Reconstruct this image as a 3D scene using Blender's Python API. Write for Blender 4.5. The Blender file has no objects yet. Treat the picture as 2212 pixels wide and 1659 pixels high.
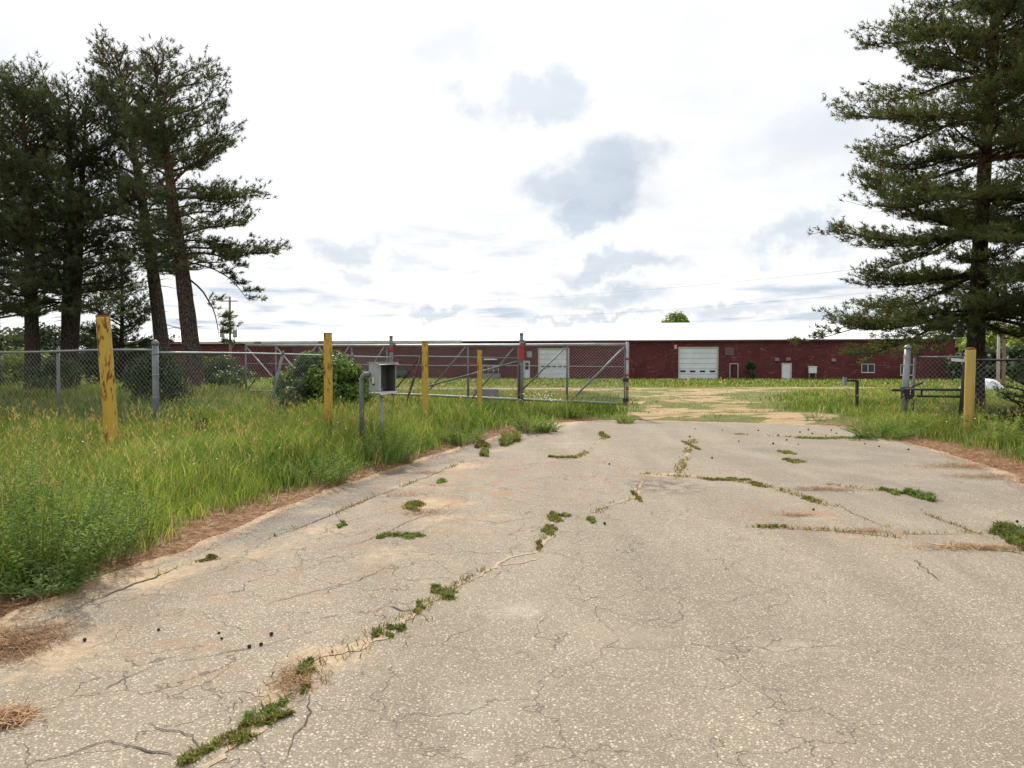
import bpy, math, random
import numpy as np
from mathutils import Vector

random.seed(7)
RNG = np.random.default_rng(7)
scene = bpy.context.scene
col = scene.collection
R = math.radians

# ------------------------------------------------------------------ camera
F = 1600.0                      # focal length in units of a 2212 px wide picture
CAM_H = 1.6
PITCH = math.atan(44.5 / F)
cam_d = bpy.data.cameras.new("camera")
cam_d.sensor_width = 36.0
cam_d.lens = F / 2212.0 * 36.0
cam_d.clip_end = 4000.0
cam = bpy.data.objects.new("camera", cam_d)
cam.location = (0, 0, CAM_H)
cam.rotation_euler = (math.pi / 2 - PITCH, 0, 0)
col.objects.link(cam)
scene.camera = cam

# ------------------------------------------------------------------ light
SUN_EL, SUN_AZ = R(43), R(-14)
world = bpy.data.worlds.new("World")
scene.world = world
world.use_nodes = True
sun_d = bpy.data.lights.new("sun", 'SUN')
sun_d.energy = 3.8
sun_d.angle = R(2.0)
sun_d.color = (1.0, 0.955, 0.88)
sun = bpy.data.objects.new("sun", sun_d)
sv = Vector((math.sin(SUN_AZ) * math.cos(SUN_EL), math.cos(SUN_AZ) * math.cos(SUN_EL), math.sin(SUN_EL)))
sun.rotation_euler = (-sv).to_track_quat('-Z', 'Y').to_euler()
sun.location = (0, 0, 60)
col.objects.link(sun)
scene.view_settings.view_transform = 'Standard'
scene.view_settings.look = 'None'
scene.view_settings.exposure = 0.24
scene.view_settings.gamma = 1.0
scene.view_settings.use_curve_mapping = False
try:
    scene.cycles.max_bounces = 6
    scene.cycles.diffuse_bounces = 3
    scene.cycles.glossy_bounces = 2
    scene.cycles.transmission_bounces = 4
    scene.cycles.transparent_max_bounces = 8
    scene.cycles.caustics_reflective = False
    scene.cycles.caustics_refractive = False
except Exception:
    pass


# ------------------------------------------------------------------ node helpers
class NT:
    def __init__(self, tree):
        self.t = tree

    def n(self, typ, **kw):
        nd = self.t.nodes.new(typ)
        for k, v in kw.items():
            setattr(nd, k, v)
        return nd

    def l(self, a, b):
        self.t.links.new(a, b)

    def put(self, sock, v):
        if hasattr(v, 'bl_idname') or hasattr(v, 'is_linked'):
            self.t.links.new(v, sock)
        else:
            sock.default_value = v

    def math(self, op, a, b=0.0, c=None, clamp=False):
        nd = self.n('ShaderNodeMath', operation=op)
        nd.use_clamp = clamp
        self.put(nd.inputs[0], a)
        self.put(nd.inputs[1], b)
        if c is not None:
            self.put(nd.inputs[2], c)
        return nd.outputs[0]

    def vmath(self, op, a, b):
        nd = self.n('ShaderNodeVectorMath', operation=op)
        self.put(nd.inputs[0], a)
        self.put(nd.inputs[1], b)
        return nd.outputs[0]

    def mix(self, fac, a, b, blend='MIX'):
        nd = self.n('ShaderNodeMix', data_type='RGBA', blend_type=blend)
        nd.clamp_factor = True
        self.put(nd.inputs[0], fac)
        for s, v in ((nd.inputs[6], a), (nd.inputs[7], b)):
            if isinstance(v, tuple) and len(v) == 3:
                v = (*v, 1)
            self.put(s, v)
        return nd.outputs[2]

    def noise(self, vec, scale, detail=4, rough=0.55, dist=0.0):
        nd = self.n('ShaderNodeTexNoise')
        if vec is not None:
            self.l(vec, nd.inputs['Vector'])
        nd.inputs['Scale'].default_value = scale
        nd.inputs['Detail'].default_value = detail
        nd.inputs['Roughness'].default_value = rough
        nd.inputs['Distortion'].default_value = dist
        return nd.outputs['Fac']

    def ss(self, v, a, b, lo=0.0, hi=1.0):
        nd = self.n('ShaderNodeMapRange', interpolation_type='SMOOTHSTEP')
        self.put(nd.inputs[0], v)
        nd.inputs[1].default_value = a
        nd.inputs[2].default_value = b
        nd.inputs[3].default_value = lo
        nd.inputs[4].default_value = hi
        return nd.outputs[0]

    def scalev(self, vec, s):
        nd = self.n('ShaderNodeMapping')
        self.l(vec, nd.inputs['Vector'])
        nd.inputs['Scale'].default_value = s
        return nd.outputs[0]

    def objc(self):
        return self.n('ShaderNodeTexCoord').outputs['Object']

    def attr(self, name):
        nd = self.n('ShaderNodeAttribute')
        nd.attribute_name = name
        return nd

    def bump(self, h, strength=0.5, dist=0.01):
        nd = self.n('ShaderNodeBump')
        nd.inputs['Strength'].default_value = strength
        nd.inputs['Distance'].default_value = dist
        self.l(h, nd.inputs['Height'])
        return nd.outputs[0]


def new_mat(name):
    m = bpy.data.materials.new(name)
    m.use_nodes = True
    t = NT(m.node_tree)
    b = m.node_tree.nodes['Principled BSDF']
    return m, t, b


def simple(name, c, rough=0.6, var=0.25, scale=6.0, metal=0.0, stretch=(1, 1, 1), bump=0.0, spec=0.4):
    """one colour with uneven wear"""
    m, t, b = new_mat(name)
    v = t.scalev(t.objc(), stretch)
    n = t.noise(v, scale, 6, 0.6)
    n2 = t.noise(v, scale * 7, 3, 0.6)
    f = t.math('ADD', t.math('MULTIPLY', n, 0.7), t.math('MULTIPLY', n2, 0.3))
    lo = tuple(x * (1 - var) for x in c)
    hi = tuple(min(1, x * (1 + var)) for x in c)
    t.l(t.mix(t.ss(f, 0.3, 0.7), lo, hi), b.inputs['Base Color'])
    b.inputs['Roughness'].default_value = rough
    b.inputs['Metallic'].default_value = metal
    b.inputs['Specular IOR Level'].default_value = spec
    if bump:
        t.l(t.bump(f, bump, 0.02), b.inputs['Normal'])
    return m


def leaf_mat(name, translucent=0.35, rough=0.55, spec=0.25, noise_scale=0.7, dark=0.75, light=1.25):
    """foliage: colour per leaf from the mesh's 'col' attribute"""
    m, t, b = new_mat(name)
    a = t.attr('col').outputs['Color']
    n = t.noise(t.objc(), noise_scale, 3)
    f = t.ss(n, 0.3, 0.7, dark, light)
    c = t.vmath('MULTIPLY', a, f)
    t.l(c, b.inputs['Base Color'])
    b.inputs['Roughness'].default_value = rough
    b.inputs['Specular IOR Level'].default_value = spec
    tr = t.n('ShaderNodeBsdfTranslucent')
    t.l(t.vmath('MULTIPLY', c, (1.25, 1.2, 0.7)), tr.inputs['Color'])
    mx = t.n('ShaderNodeMixShader')
    mx.inputs[0].default_value = translucent
    out = m.node_tree.nodes['Material Output']
    t.l(b.outputs[0], mx.inputs[1])
    t.l(tr.outputs[0], mx.inputs[2])
    t.l(mx.outputs[0], out.inputs['Surface'])
    return m


# ------------------------------------------------------------------ sky
def build_sky():
    nt = world.node_tree
    t = NT(nt)
    bg = nt.nodes['Background']
    bg.inputs['Strength'].default_value = 0.1
    sky = t.n('ShaderNodeTexSky', sky_type='NISHITA')
    sky.sun_disc = False
    sky.sun_elevation = SUN_EL
    sky.sun_rotation = SUN_AZ
    sky.air_density = 1.0
    sky.dust_density = 2.0
    d = t.n('ShaderNodeTexCoord').outputs['Generated']
    sep = t.n('ShaderNodeSeparateXYZ')
    t.l(d, sep.inputs[0])
    z = t.math('ADD', t.math('ABSOLUTE', sep.outputs[2]), 0.045)
    comb = t.n('ShaderNodeCombineXYZ')
    t.l(t.math('DIVIDE', sep.outputs[0], z), comb.inputs[0])
    t.l(t.math('DIVIDE', sep.outputs[1], z), comb.inputs[1])
    pl = comb.outputs[0]
    pl = t.scalev(pl, (0.8, 0.62, 1))
    # thick broken stratus; thin spots show grey-blue bases
    n1 = t.noise(pl, 0.55, 7, 0.55, 0.3)
    n2 = t.noise(t.vmath('ADD', pl, (13.7, 4.2, 0)), 1.5, 6, 0.55, 0.2)
    f = t.math('ADD', t.math('MULTIPLY', n1, 0.55), t.math('MULTIPLY', n2, 0.45))
    patch = t.ss(f, 0.515, 0.63)
    # fewer dark bases high up, where the cloud is thin and bright
    low = t.ss(sep.outputs[2], 0.09, 0.30, 1.0, 0.22)
    patch = t.math('MULTIPLY', patch, low)
    # single clouds
    warp = t.n('ShaderNodeTexNoise')
    t.l(d, warp.inputs['Vector'])
    warp.inputs['Scale'].default_value = 10.0
    warp.inputs['Detail'].default_value = 8.0
    warp.inputs['Roughness'].default_value = 0.62
    wv = t.vmath('MULTIPLY', t.vmath('SUBTRACT', warp.outputs['Color'], (0.5, 0.5, 0.5)), (0.20, 0.20, 0.15))
    dw = t.vmath('ADD', d, wv)

    def cloud(px, py, rx, rz, amt):
        nonlocal patch
        v = Vector(((px - 1106) / F, 1.0, (785 - py) / F)).normalized()
        q = t.vmath('SUBTRACT', dw, tuple(v))
        q = t.vmath('MULTIPLY', q, (1 / rx, 0.0, 1 / rz))
        ln = t.n('ShaderNodeVectorMath', operation='LENGTH')
        t.l(q, ln.inputs[0])
        e = t.ss(ln.outputs['Value'], 1.15, 0.35, 0.0, amt)
        patch = t.math('MAXIMUM', patch, e)
    cloud(1310, 365, 0.090, 0.044, 0.95)
    cloud(1285, 415, 0.075, 0.036, 0.9)
    cloud(1230, 400, 0.080, 0.030, 0.85)
    cloud(1285, 455, 0.052, 0.024, 1.0)
    cloud(1130, 215, 0.085, 0.032, 0.75)
    cloud(960, 100, 0.06, 0.03, 0.25)
    cloud(560, 640, 0.09, 0.010, 0.5)
    cloud(960, 680, 0.06, 0.010, 0.8)
    cloud(1600, 660, 0.09, 0.012, 0.7)
    cloud(1280, 690, 0.12, 0.008, 0.7)
    cloud(735, 520, 0.050, 0.022, 0.75)
    cloud(870, 540, 0.030, 0.014, 0.4)
    cloud(745, 575, 0.032, 0.014, 0.5)
    cloud(1330, 570, 0.11, 0.018, 0.8)
    cloud(1340, 640, 0.065, 0.022, 0.9)
    cloud(1225, 640, 0.06, 0.018, 0.7)
    cloud(1740, 525, 0.075, 0.024, 0.7)
    cloud(1760, 300, 0.10, 0.05, 0.25)
    patch = t.math('MINIMUM', patch, 1.0)
    fine = t.math('ADD', t.math('MULTIPLY', t.noise(pl, 0.9, 6, 0.6, 0.4), 0.6), t.math('MULTIPLY', t.noise(pl, 3.2, 6, 0.6), 0.4))
    white = t.mix(t.ss(fine, 0.3, 0.7), (7.9, 8.1, 8.35), (9.5, 9.5, 9.5))
    dark = t.mix(t.ss(fine, 0.25, 0.75), (4.5, 5.2, 6.1), (6.2, 6.9, 7.7))
    c = t.mix(patch, white, dark)
    veil = t.ss(n2, 0.35, 0.6, 0.86, 1.0)      # the clear sky behind, seen faintly through the cloud
    c = t.mix(veil, sky.outputs[0], c)
    t.l(c, bg.inputs['Color'])


build_sky()


# ------------------------------------------------------------------ geometry helpers
def ray(x, y):
    """direction through point (x, y) of the 2212 px wide picture"""
    f = Vector((0, math.cos(PITCH), -math.sin(PITCH)))
    u = Vector((0, math.sin(PITCH), math.cos(PITCH)))
    return f * F + Vector((1, 0, 0)) * (x - 1106) + u * (829.5 - y)


def G(x, y, z=0.0):
    d = ray(x, y)
    k = (z - CAM_H) / d.z
    return Vector((d.x * k, d.y * k, z))


def At(x, y, dist):
    d = ray(x, y)
    k = dist / d.y
    return Vector((d.x * k, dist, CAM_H + d.z * k))


def xz(x, dist):
    return (x - 1106) / F * dist


def sstep(a, b, v):
    t = np.clip((v - a) / (b - a), 0, 1)
    return t * t * (3 - 2 * t)


def zg(x, y):
    """lie of the land"""
    x = np.asarray(x, float)
    y = np.asarray(y, float)
    m = 0.62 * np.exp(-(((x + 15.5) / 8.5) ** 2 + ((y - 30) / 6.5) ** 2))
    m = m + 0.10 * np.exp(-(((x - 13) / 5) ** 2 + ((y - 21) / 5) ** 2))
    drop = -0.75 * sstep(24, 95, y)
    return m + drop


def zgf(x, y):
    return float(zg(x, y))


# value noise for masks
def vnoise(x, y, s, seed=0):
    x = np.asarray(x, float) / s
    y = np.asarray(y, float) / s
    xi = np.floor(x).astype(np.int64)
    yi = np.floor(y).astype(np.int64)
    fx = x - xi
    fy = y - yi

    def h(a, b):
        v = np.sin(a * 127.1 + b * 311.7 + seed * 74.7) * 43758.5453
        return v - np.floor(v)
    fx = fx * fx * (3 - 2 * fx)
    fy = fy * fy * (3 - 2 * fy)
    return ((h(xi, yi) * (1 - fx) + h(xi + 1, yi) * fx) * (1 - fy) + (h(xi, yi + 1) * (1 - fx) + h(xi + 1, yi + 1) * fx) * fy)


def fbm(x, y, s, seed=0):
    return 0.5 * vnoise(x, y, s, seed) + 0.3 * vnoise(x, y, s / 2.3, seed + 1) + 0.2 * vnoise(x, y, s / 5.1, seed + 2)


class MB:
    def __init__(self):
        self.v = []
        self.f = []
        self.s = []

    def face(self, pts, smooth=False):
        i = len(self.v)
        self.v += [tuple(p) for p in pts]
        self.f.append(tuple(range(i, i + len(pts))))
        self.s.append(smooth)
        return self

    def hexa(self, p):
        """8 points: bottom 4 ccw, top 4 ccw"""
        i = len(self.v)
        self.v += [tuple(q) for q in p]
        for f in ((3, 2, 1, 0), (4, 5, 6, 7), (0, 1, 5, 4), (1, 2, 6, 5), (2, 3, 7, 6), (3, 0, 4, 7)):
            self.f.append(tuple(i + k for k in f))
            self.s.append(False)
        return self

    def box(self, c, sx, sy, sz, ax=(1, 0, 0), ay=(0, 1, 0), az=(0, 0, 1)):
        """centre c, full sizes, optional axes"""
        c, ax, ay, az = Vector(c), Vector(ax) * sx / 2, Vector(ay) * sy / 2, Vector(az) * sz / 2
        p = []
        for dz in (-1, 1):
            for dx, dy in ((-1, -1), (1, -1), (1, 1), (-1, 1)):
                p.append(c + ax * dx + ay * dy + az * dz)
        return self.hexa(p)

    def tube(self, pts, radii, sides=8, cap=True, smooth=True):
        pts = [Vector(p) for p in pts]
        if not hasattr(radii, '__len__'):
            radii = [radii] * len(pts)
        n = len(pts)
        i0 = len(self.v)
        prev = None
        for k in range(n):
            a = pts[max(0, k - 1)]
            b = pts[min(n - 1, k + 1)]
            d = (b - a)
            if d.length < 1e-9:
                d = Vector((0, 0, 1))
            d.normalize()
            if prev is None:
                ref = Vector((0, 0, 1)) if abs(d.z) < 0.9 else Vector((1, 0, 0))
                u = d.cross(ref).normalized()
            else:
                u = (prev - d * prev.dot(d))
                if u.length < 1e-6:
                    u = d.orthogonal()
                u.normalize()
            prev = u
            w = d.cross(u)
            for s in range(sides):
                an = 2 * math.pi * s / sides
                q = pts[k] + (u * math.cos(an) + w * math.sin(an)) * radii[k]
                self.v.append((q.x, q.y, q.z))
        for k in range(n - 1):
            for s in range(sides):
                s2 = (s + 1) % sides
                self.f.append((i0 + k * sides + s, i0 + k * sides + s2, i0 + (k + 1) * sides + s2, i0 + (k + 1) * sides + s))
                self.s.append(smooth)
        if cap:
            self.f.append(tuple(i0 + s for s in reversed(range(sides))))
            self.f.append(tuple(i0 + (n - 1) * sides + s for s in range(sides)))
            self.s += [False, False]
        return self

    def lathe(self, base, prof, sides=16, up=(0, 0, 1), smooth=True):
        """profile of (radius, height) about an axis"""
        up = Vector(up).normalized()
        u = up.orthogonal().normalized()
        w = up.cross(u)
        base = Vector(base)
        i0 = len(self.v)
        for r, h in prof:
            for s in range(sides):
                a = 2 * math.pi * s / sides
                q = base + up * h + (u * math.cos(a) + w * math.sin(a)) * r
                self.v.append(tuple(q))
        n = len(prof)
        for k in range(n - 1):
            for s in range(sides):
                s2 = (s + 1) % sides
                self.f.append((i0 + k * sides + s, i0 + k * sides + s2, i0 + (k + 1) * sides + s2, i0 + (k + 1) * sides + s))
                self.s.append(smooth)
        self.f.append(tuple(i0 + s for s in reversed(range(sides))))
        self.f.append(tuple(i0 + (n - 1) * sides + s for s in range(sides)))
        self.s += [False, False]
        return self

    def build(self, name, mat, parent=None, origin=None):
        if origin is None:
            origin = parent_origin(parent) if parent else Vector((0, 0, 0))
        o = Vector(origin)
        me = bpy.data.meshes.new(name)
        me.from_pydata([(a - o.x, b - o.y, c - o.z) for a, b, c in self.v], [], self.f)
        me.polygons.foreach_set('use_smooth', self.s)
        me.materials.append(mat)
        me.update()
        ob = bpy.data.objects.new(name, me)
        col.objects.link(ob)
        if parent:
            ob.parent = parent
        else:
            ob.location = o
        return ob


def parent_origin(p):
    while p.parent:
        p = p.parent
    return Vector(p.location)


def np_mesh(name, verts, tris, mat, colors=None, parent=None, quads=None, origin=None, smooth=False):
    """fast mesh from arrays; colors per vertex"""
    o = Vector(origin) if origin is not None else (parent_origin(parent) if parent else Vector((0, 0, 0)))
    verts = np.asarray(verts, np.float32) - np.array(o, np.float32)
    tris = np.asarray(tris, np.int32)
    me = bpy.data.meshes.new(name)
    k = tris.shape[1]
    me.vertices.add(len(verts))
    me.vertices.foreach_set('co', verts.ravel())
    me.loops.add(tris.size)
    me.loops.foreach_set('vertex_index', tris.ravel())
    me.polygons.add(len(tris))
    me.polygons.foreach_set('loop_start', np.arange(0, tris.size, k, dtype=np.int32))
    me.polygons.foreach_set('loop_total', np.full(len(tris), k, dtype=np.int32))
    if smooth:
        me.polygons.foreach_set('use_smooth', np.ones(len(tris), bool))
    me.update(calc_edges=True)
    if colors is not None:
        ca = me.color_attributes.new('col', 'FLOAT_COLOR', 'POINT')
        c4 = np.ones((len(verts), 4), np.float32)
        c4[:, :3] = colors
        ca.data.foreach_set('color', c4.ravel())
    me.materials.append(mat)
    ob = bpy.data.objects.new(name, me)
    col.objects.link(ob)
    if parent:
        ob.parent = parent
    else:
        ob.location = o
    return ob


def tag(o, label=None, cat=None, group=None, kind=None):
    if label:
        o['label'] = label
    if cat:
        o['category'] = cat
    if group:
        o['group'] = group
    if kind:
        o['kind'] = kind
    return o


def thing(name, loc, label, cat, group=None):
    o = bpy.data.objects.new(name, None)
    o.location = loc
    o.empty_display_size = 0.2
    col.objects.link(o)
    return tag(o, label, cat, group)


# ------------------------------------------------------------------ materials
M = {}


def mat_asphalt():
    m, t, b = new_mat('asphalt')
    v = t.objc()

    def vor(scale, feature='F1'):
        nd = t.n('ShaderNodeTexVoronoi', feature=feature)
        t.l(v, nd.inputs['Vector'])
        nd.inputs['Scale'].default_value = scale
        return nd
    v0 = vor(50.0)
    v1 = vor(78.0)
    v2 = vor(140.0)
    sep0 = t.n('ShaderNodeSeparateColor')
    t.l(v0.outputs['Color'], sep0.inputs[0])
    sep1 = t.n('ShaderNodeSeparateColor')
    t.l(v1.outputs['Color'], sep1.inputs[0])
    sep2 = t.n('ShaderNodeSeparateColor')
    t.l(v2.outputs['Color'], sep2.inputs[0])
    # binder
    nb = t.noise(v, 9.0, 6, 0.6)
    base = t.mix(nb, (0.17, 0.145, 0.12), (0.29, 0.25, 0.205))
    # fine aggregate
    ramp2 = t.n('ShaderNodeValToRGB')
    ramp2.color_ramp.elements[0].color = (0.17, 0.145, 0.12, 1)
    ramp2.color_ramp.elements[1].color = (0.56, 0.49, 0.385, 1)
    e = ramp2.color_ramp.elements.new(0.5)
    e.color = (0.33, 0.28, 0.22, 1)
    t.l(sep2.outputs[0], ramp2.inputs[0])
    s2 = t.ss(v2.outputs['Distance'], 0.55, 0.30)
    c = t.mix(t.math('MULTIPLY', s2, 0.85), base, ramp2.outputs[0])
    # large worn stones, only some of the cells
    ramp1 = t.n('ShaderNodeValToRGB')
    els = ramp1.color_ramp.elements
    els[0].color = (0.21, 0.185, 0.16, 1)
    els[1].color = (0.58, 0.535, 0.445, 1)
    for p, cc in ((0.25, (0.29, 0.25, 0.21, 1)), (0.45, (0.36, 0.31, 0.25, 1)), (0.7, (0.42, 0.38, 0.31, 1)), (0.88, (0.52, 0.47, 0.38, 1))):
        e = els.new(p)
        e.color = cc
    t.l(sep1.outputs[1], ramp1.inputs[0])
    s1 = t.ss(v1.outputs['Distance'], 0.52, 0.40)
    keep = t.ss(sep1.outputs[0], 0.16, 0.18)
    st = t.math('MULTIPLY', s1, keep)
    c = t.mix(st, c, ramp1.outputs[0])
    ramp0 = t.n('ShaderNodeValToRGB')
    els = ramp0.color_ramp.elements
    els[0].color = (0.30, 0.27, 0.25, 1)
    els[1].color = (0.62, 0.57, 0.47, 1)
    for p, cc in ((0.3, (0.46, 0.36, 0.30, 1)), (0.6, (0.62, 0.55, 0.44, 1))):
        e = els.new(p)
        e.color = cc
    t.l(sep0.outputs[1], ramp0.inputs[0])
    st0 = t.math('MULTIPLY', t.ss(v0.outputs['Distance'], 0.40, 0.31), t.ss(sep0.outputs[0], 0.78, 0.80))
    c = t.mix(st0, c, ramp0.outputs[0])
    st = t.math('MAXIMUM', st, st0)
    # tonal drift: grey and tan areas
    c = t.vmath('MULTIPLY', c, (0.985, 0.95, 0.875))
    trk = t.noise(t.scalev(v, (1.1, 0.22, 1)), 1.0, 5, 0.6, 0.6)
    c = t.vmath('MULTIPLY', c, t.ss(trk, 0.3, 0.7, 0.86, 1.12))
    big = t.noise(v, 0.35, 5, 0.6)
    c = t.mix(t.ss(big, 0.35, 0.65, 0.0, 0.35), c, t.mix(0.5, c, (0.40, 0.33, 0.24)))
    pinkn = t.noise(v, 1.3, 4, 0.6)
    c = t.mix(t.ss(pinkn, 0.50, 0.72, 0.0, 0.35), c, (0.42, 0.33, 0.24))
    grey = t.attr('grey').outputs['Fac']
    gn = t.noise(v, 0.9, 5, 0.65)
    c = t.mix(t.math('MULTIPLY', grey, t.ss(gn, 0.35, 0.6)), c, t.vmath('MULTIPLY', c, (0.62, 0.66, 0.72)))
    # sand blown over the surface
    sand = t.attr('sand').outputs['Fac']
    sn = t.math('ADD', t.math('MULTIPLY', t.noise(v, 1.6, 7, 0.65), 0.65), t.math('MULTIPLY', t.noise(v, 14, 4, 0.6), 0.35))
    sa = t.ss(t.math('ADD', t.math('MULTIPLY', sand, 0.85), sn), 0.70, 0.98)
    grain = t.noise(v, 160, 2, 0.6)
    sandc = t.mix(grain, (0.42, 0.295, 0.18), (0.60, 0.45, 0.29))
    c = t.mix(t.math('MULTIPLY', sa, 0.85), c, sandc)
    # rusty soil washed over the slab
    soil = t.math('MULTIPLY', t.attr('soil').outputs['Fac'], t.ss(t.noise(v, 3.5, 6, 0.68, 0.6), 0.48, 0.64))
    c = t.mix(t.math('MULTIPLY', soil, 0.75), c, (0.36, 0.20, 0.115))
    # pale dusty scuffs
    pale = t.math('MULTIPLY', t.attr('pale').outputs['Fac'], t.ss(t.noise(v, 8, 5, 0.65), 0.35, 0.6))
    c = t.mix(t.math('MULTIPLY', pale, 0.6), c, (0.56, 0.52, 0.43))
    # dark stain
    stain = t.attr('stain').outputs['Fac']
    sf = t.math('MULTIPLY', stain, t.ss(t.noise(v, 5, 5, 0.7), 0.42, 0.6))
    c = t.mix(t.math('MULTIPLY', sf, 0.8), c, (0.10, 0.075, 0.062))
    # fine alligator cracking
    warp = t.n('ShaderNodeTexNoise')
    t.l(v, warp.inputs['Vector'])
    warp.inputs['Scale'].default_value = 3.2
    warp.inputs['Detail'].default_value = 4
    wv = t.vmath('ADD', v, t.vmath('MULTIPLY', t.vmath('SUBTRACT', warp.outputs['Color'], (0.5, 0.5, 0.5)), (0.5, 0.5, 0.5)))
    cr = t.n('ShaderNodeTexVoronoi', feature='DISTANCE_TO_EDGE')
    t.l(wv, cr.inputs['Vector'])
    cr.inputs['Scale'].default_value = 1.7
    crk = t.math('MULTIPLY', t.ss(cr.outputs['Distance'], 0.010, 0.002), t.attr('crack').outputs['Fac'])
    crn = t.ss(t.noise(v, 1.1, 4, 0.6), 0.40, 0.52)
    crk = t.math('MULTIPLY', crk, crn)
    c = t.mix(t.math('MULTIPLY', crk, 0.62), c, (0.105, 0.085, 0.065))
    t.l(c, b.inputs['Base Color'])
    b.inputs['Roughness'].default_value = 0.9
    b.inputs['Specular IOR Level'].default_value = 0.25
    h = t.math('ADD', t.math('MULTIPLY', st, 0.8), t.math('MULTIPLY', s2, 0.35))
    h = t.math('SUBTRACT', h, t.math('MULTIPLY', crk, 2.5))
    h = t.math('MULTIPLY', h, t.math('SUBTRACT', 1.0, t.math('MULTIPLY', sa, 0.8)))
    t.l(t.bump(h, 0.7, 0.006), b.inputs['Normal'])
    return m


def mat_ground():
    m, t, b = new_mat('earth')
    v = t.objc()
    n1 = t.noise(v, 1.7, 7, 0.62)
    n2 = t.noise(v, 12, 6, 0.65)
    n3 = t.noise(v, 70, 3, 0.6)
    f = t.math('ADD', t.math('MULTIPLY', n1, 0.5), t.math('MULTIPLY', n2, 0.5))
    turf = t.mix(t.ss(f, 0.35, 0.65), (0.075, 0.10, 0.026), (0.19, 0.195, 0.062))
    turf = t.mix(t.ss(n3, 0.4, 0.7, 0, 0.6), turf, (0.26, 0.22, 0.10))
    sand = t.mix(n3, (0.36, 0.245, 0.14), (0.56, 0.415, 0.265))
    sand = t.mix(t.ss(n2, 0.42, 0.66, 0.0, 0.65), sand, (0.36, 0.235, 0.12))
    strk = t.noise(t.scalev(v, (0.5, 2.2, 1)), 1.0, 6, 0.65, 0.5)
    sand = t.mix(t.ss(strk, 0.44, 0.60, 0.0, 0.75), sand, (0.22, 0.165, 0.065))
    litn = t.noise(t.scalev(v, (60, 18, 40)), 1.0, 4, 0.7, 1.5)
    lit = t.mix(t.ss(litn, 0.3, 0.7), (0.075, 0.038, 0.022), (0.30, 0.155, 0.08))
    lit = t.mix(t.ss(n2, 0.46, 0.60, 0, 0.6), lit, (0.40, 0.28, 0.175))
    sa = t.attr('sand').outputs['Fac']
    la = t.attr('litter').outputs['Fac']
    sfac = t.ss(t.math('ADD', sa, t.math('MULTIPLY', t.math('SUBTRACT', f, 0.5), 1.6)), 0.38, 0.62)
    lfac = t.ss(t.math('ADD', la, t.math('MULTIPLY', t.math('SUBTRACT', f, 0.5), 1.2)), 0.35, 0.6)
    c = t.mix(sfac, turf, sand)
    c = t.mix(lfac, c, lit)
    t.l(c, b.inputs['Base Color'])
    b.inputs['Roughness'].default_value = 0.95
    b.inputs['Specular IOR Level'].default_value = 0.1
    t.l(t.bump(t.math('ADD', n2, t.math('MULTIPLY', n3, 0.5)), 0.6, 0.03), b.inputs['Normal'])
    return m


def mat_rusty_yellow(name, rust, base=(0.52, 0.335, 0.045)):
    m, t, b = new_mat(name)
    v = t.objc()
    st = t.scalev(v, (14, 14, 4.0))
    n = t.noise(st, 1.6, 9, 0.68, 0.4)
    n2 = t.noise(t.scalev(v, (40, 40, 9)), 1.0, 5, 0.7)
    z = t.attr('h').outputs['Fac']
    ends = t.math('ADD', t.ss(z, 0.985, 1.0, 0, 0.5), t.ss(z, 0.30, 0.0, 0, 0.22))
    n3 = t.noise(t.scalev(v, (5, 5, 1.6)), 1.0, 4, 0.6)
    f = t.math('ADD', t.math('ADD', t.math('MULTIPLY', n, 0.42), t.math('ADD', t.math('MULTIPLY', n2, 0.28), t.math('MULTIPLY', n3, 0.30))), ends)
    r = t.ss(f, 0.61 - rust, 0.66 - rust)
    dirt = t.ss(t.noise(t.scalev(v, (14, 14, 1.2)), 1.0, 5, 0.6), 0.4, 0.75, 0, 0.35)
    yel = t.mix(dirt, base, (base[0] * 0.62, base[1] * 0.62, base[2] * 1.1))
    rc = t.mix(t.ss(n2, 0.3, 0.7), (0.075, 0.024, 0.012), (0.23, 0.075, 0.025))
    t.l(t.mix(r, yel, rc), b.inputs['Base Color'])
    t.l(t.ss(r, 0, 1, 0.45, 0.9), b.inputs['Roughness'])
    b.inputs['Specular IOR Level'].default_value = 0.35
    t.l(t.bump(t.math('MULTIPLY', r, -1.0), 0.5, 0.004), b.inputs['Normal'])
    return m


def mat_bark(name, low=(0.085, 0.066, 0.056), high=(0.15, 0.085, 0.06), z0=4.0, z1=9.0):
    m, t, b = new_mat(name)
    v = t.objc()
    sp = t.n('ShaderNodeSeparateXYZ')
    t.l(v, sp.inputs[0])
    vs = t.scalev(v, (9, 9, 3.0))
    vo = t.n('ShaderNodeTexVoronoi', feature='DISTANCE_TO_EDGE')
    t.l(t.vmath('ADD', vs, t.vmath('MULTIPLY', t.n('ShaderNodeTexNoise').outputs['Color'], (0.6, 0.6, 0.6))), vo.inputs['Vector'])
    vo.inputs['Scale'].default_value = 1.6
    crack = t.ss(vo.outputs['Distance'], 0.0, 0.14)
    n = t.noise(vs, 1.2, 6, 0.65)
    h = t.ss(t.math('ADD', sp.outputs[2], t.math('MULTIPLY', n, 2.0)), z0, z1)
    c = t.mix(h, low, high)
    c = t.mix(t.ss(n, 0.3, 0.7, 0.0, 0.6), c, t.vmath('MULTIPLY', c, (1.7, 1.65, 1.6)))
    c = t.mix(crack, t.vmath('MULTIPLY', c, (0.3, 0.3, 0.3)), c)
    t.l(c, b.inputs['Base Color'])
    b.inputs['Roughness'].default_value = 0.95
    b.inputs['Specular IOR Level'].default_value = 0.15
    t.l(t.bump(t.math('ADD', crack, t.math('MULTIPLY', n, 0.5)), 0.9, 0.03), b.inputs['Normal'])
    return m


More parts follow.
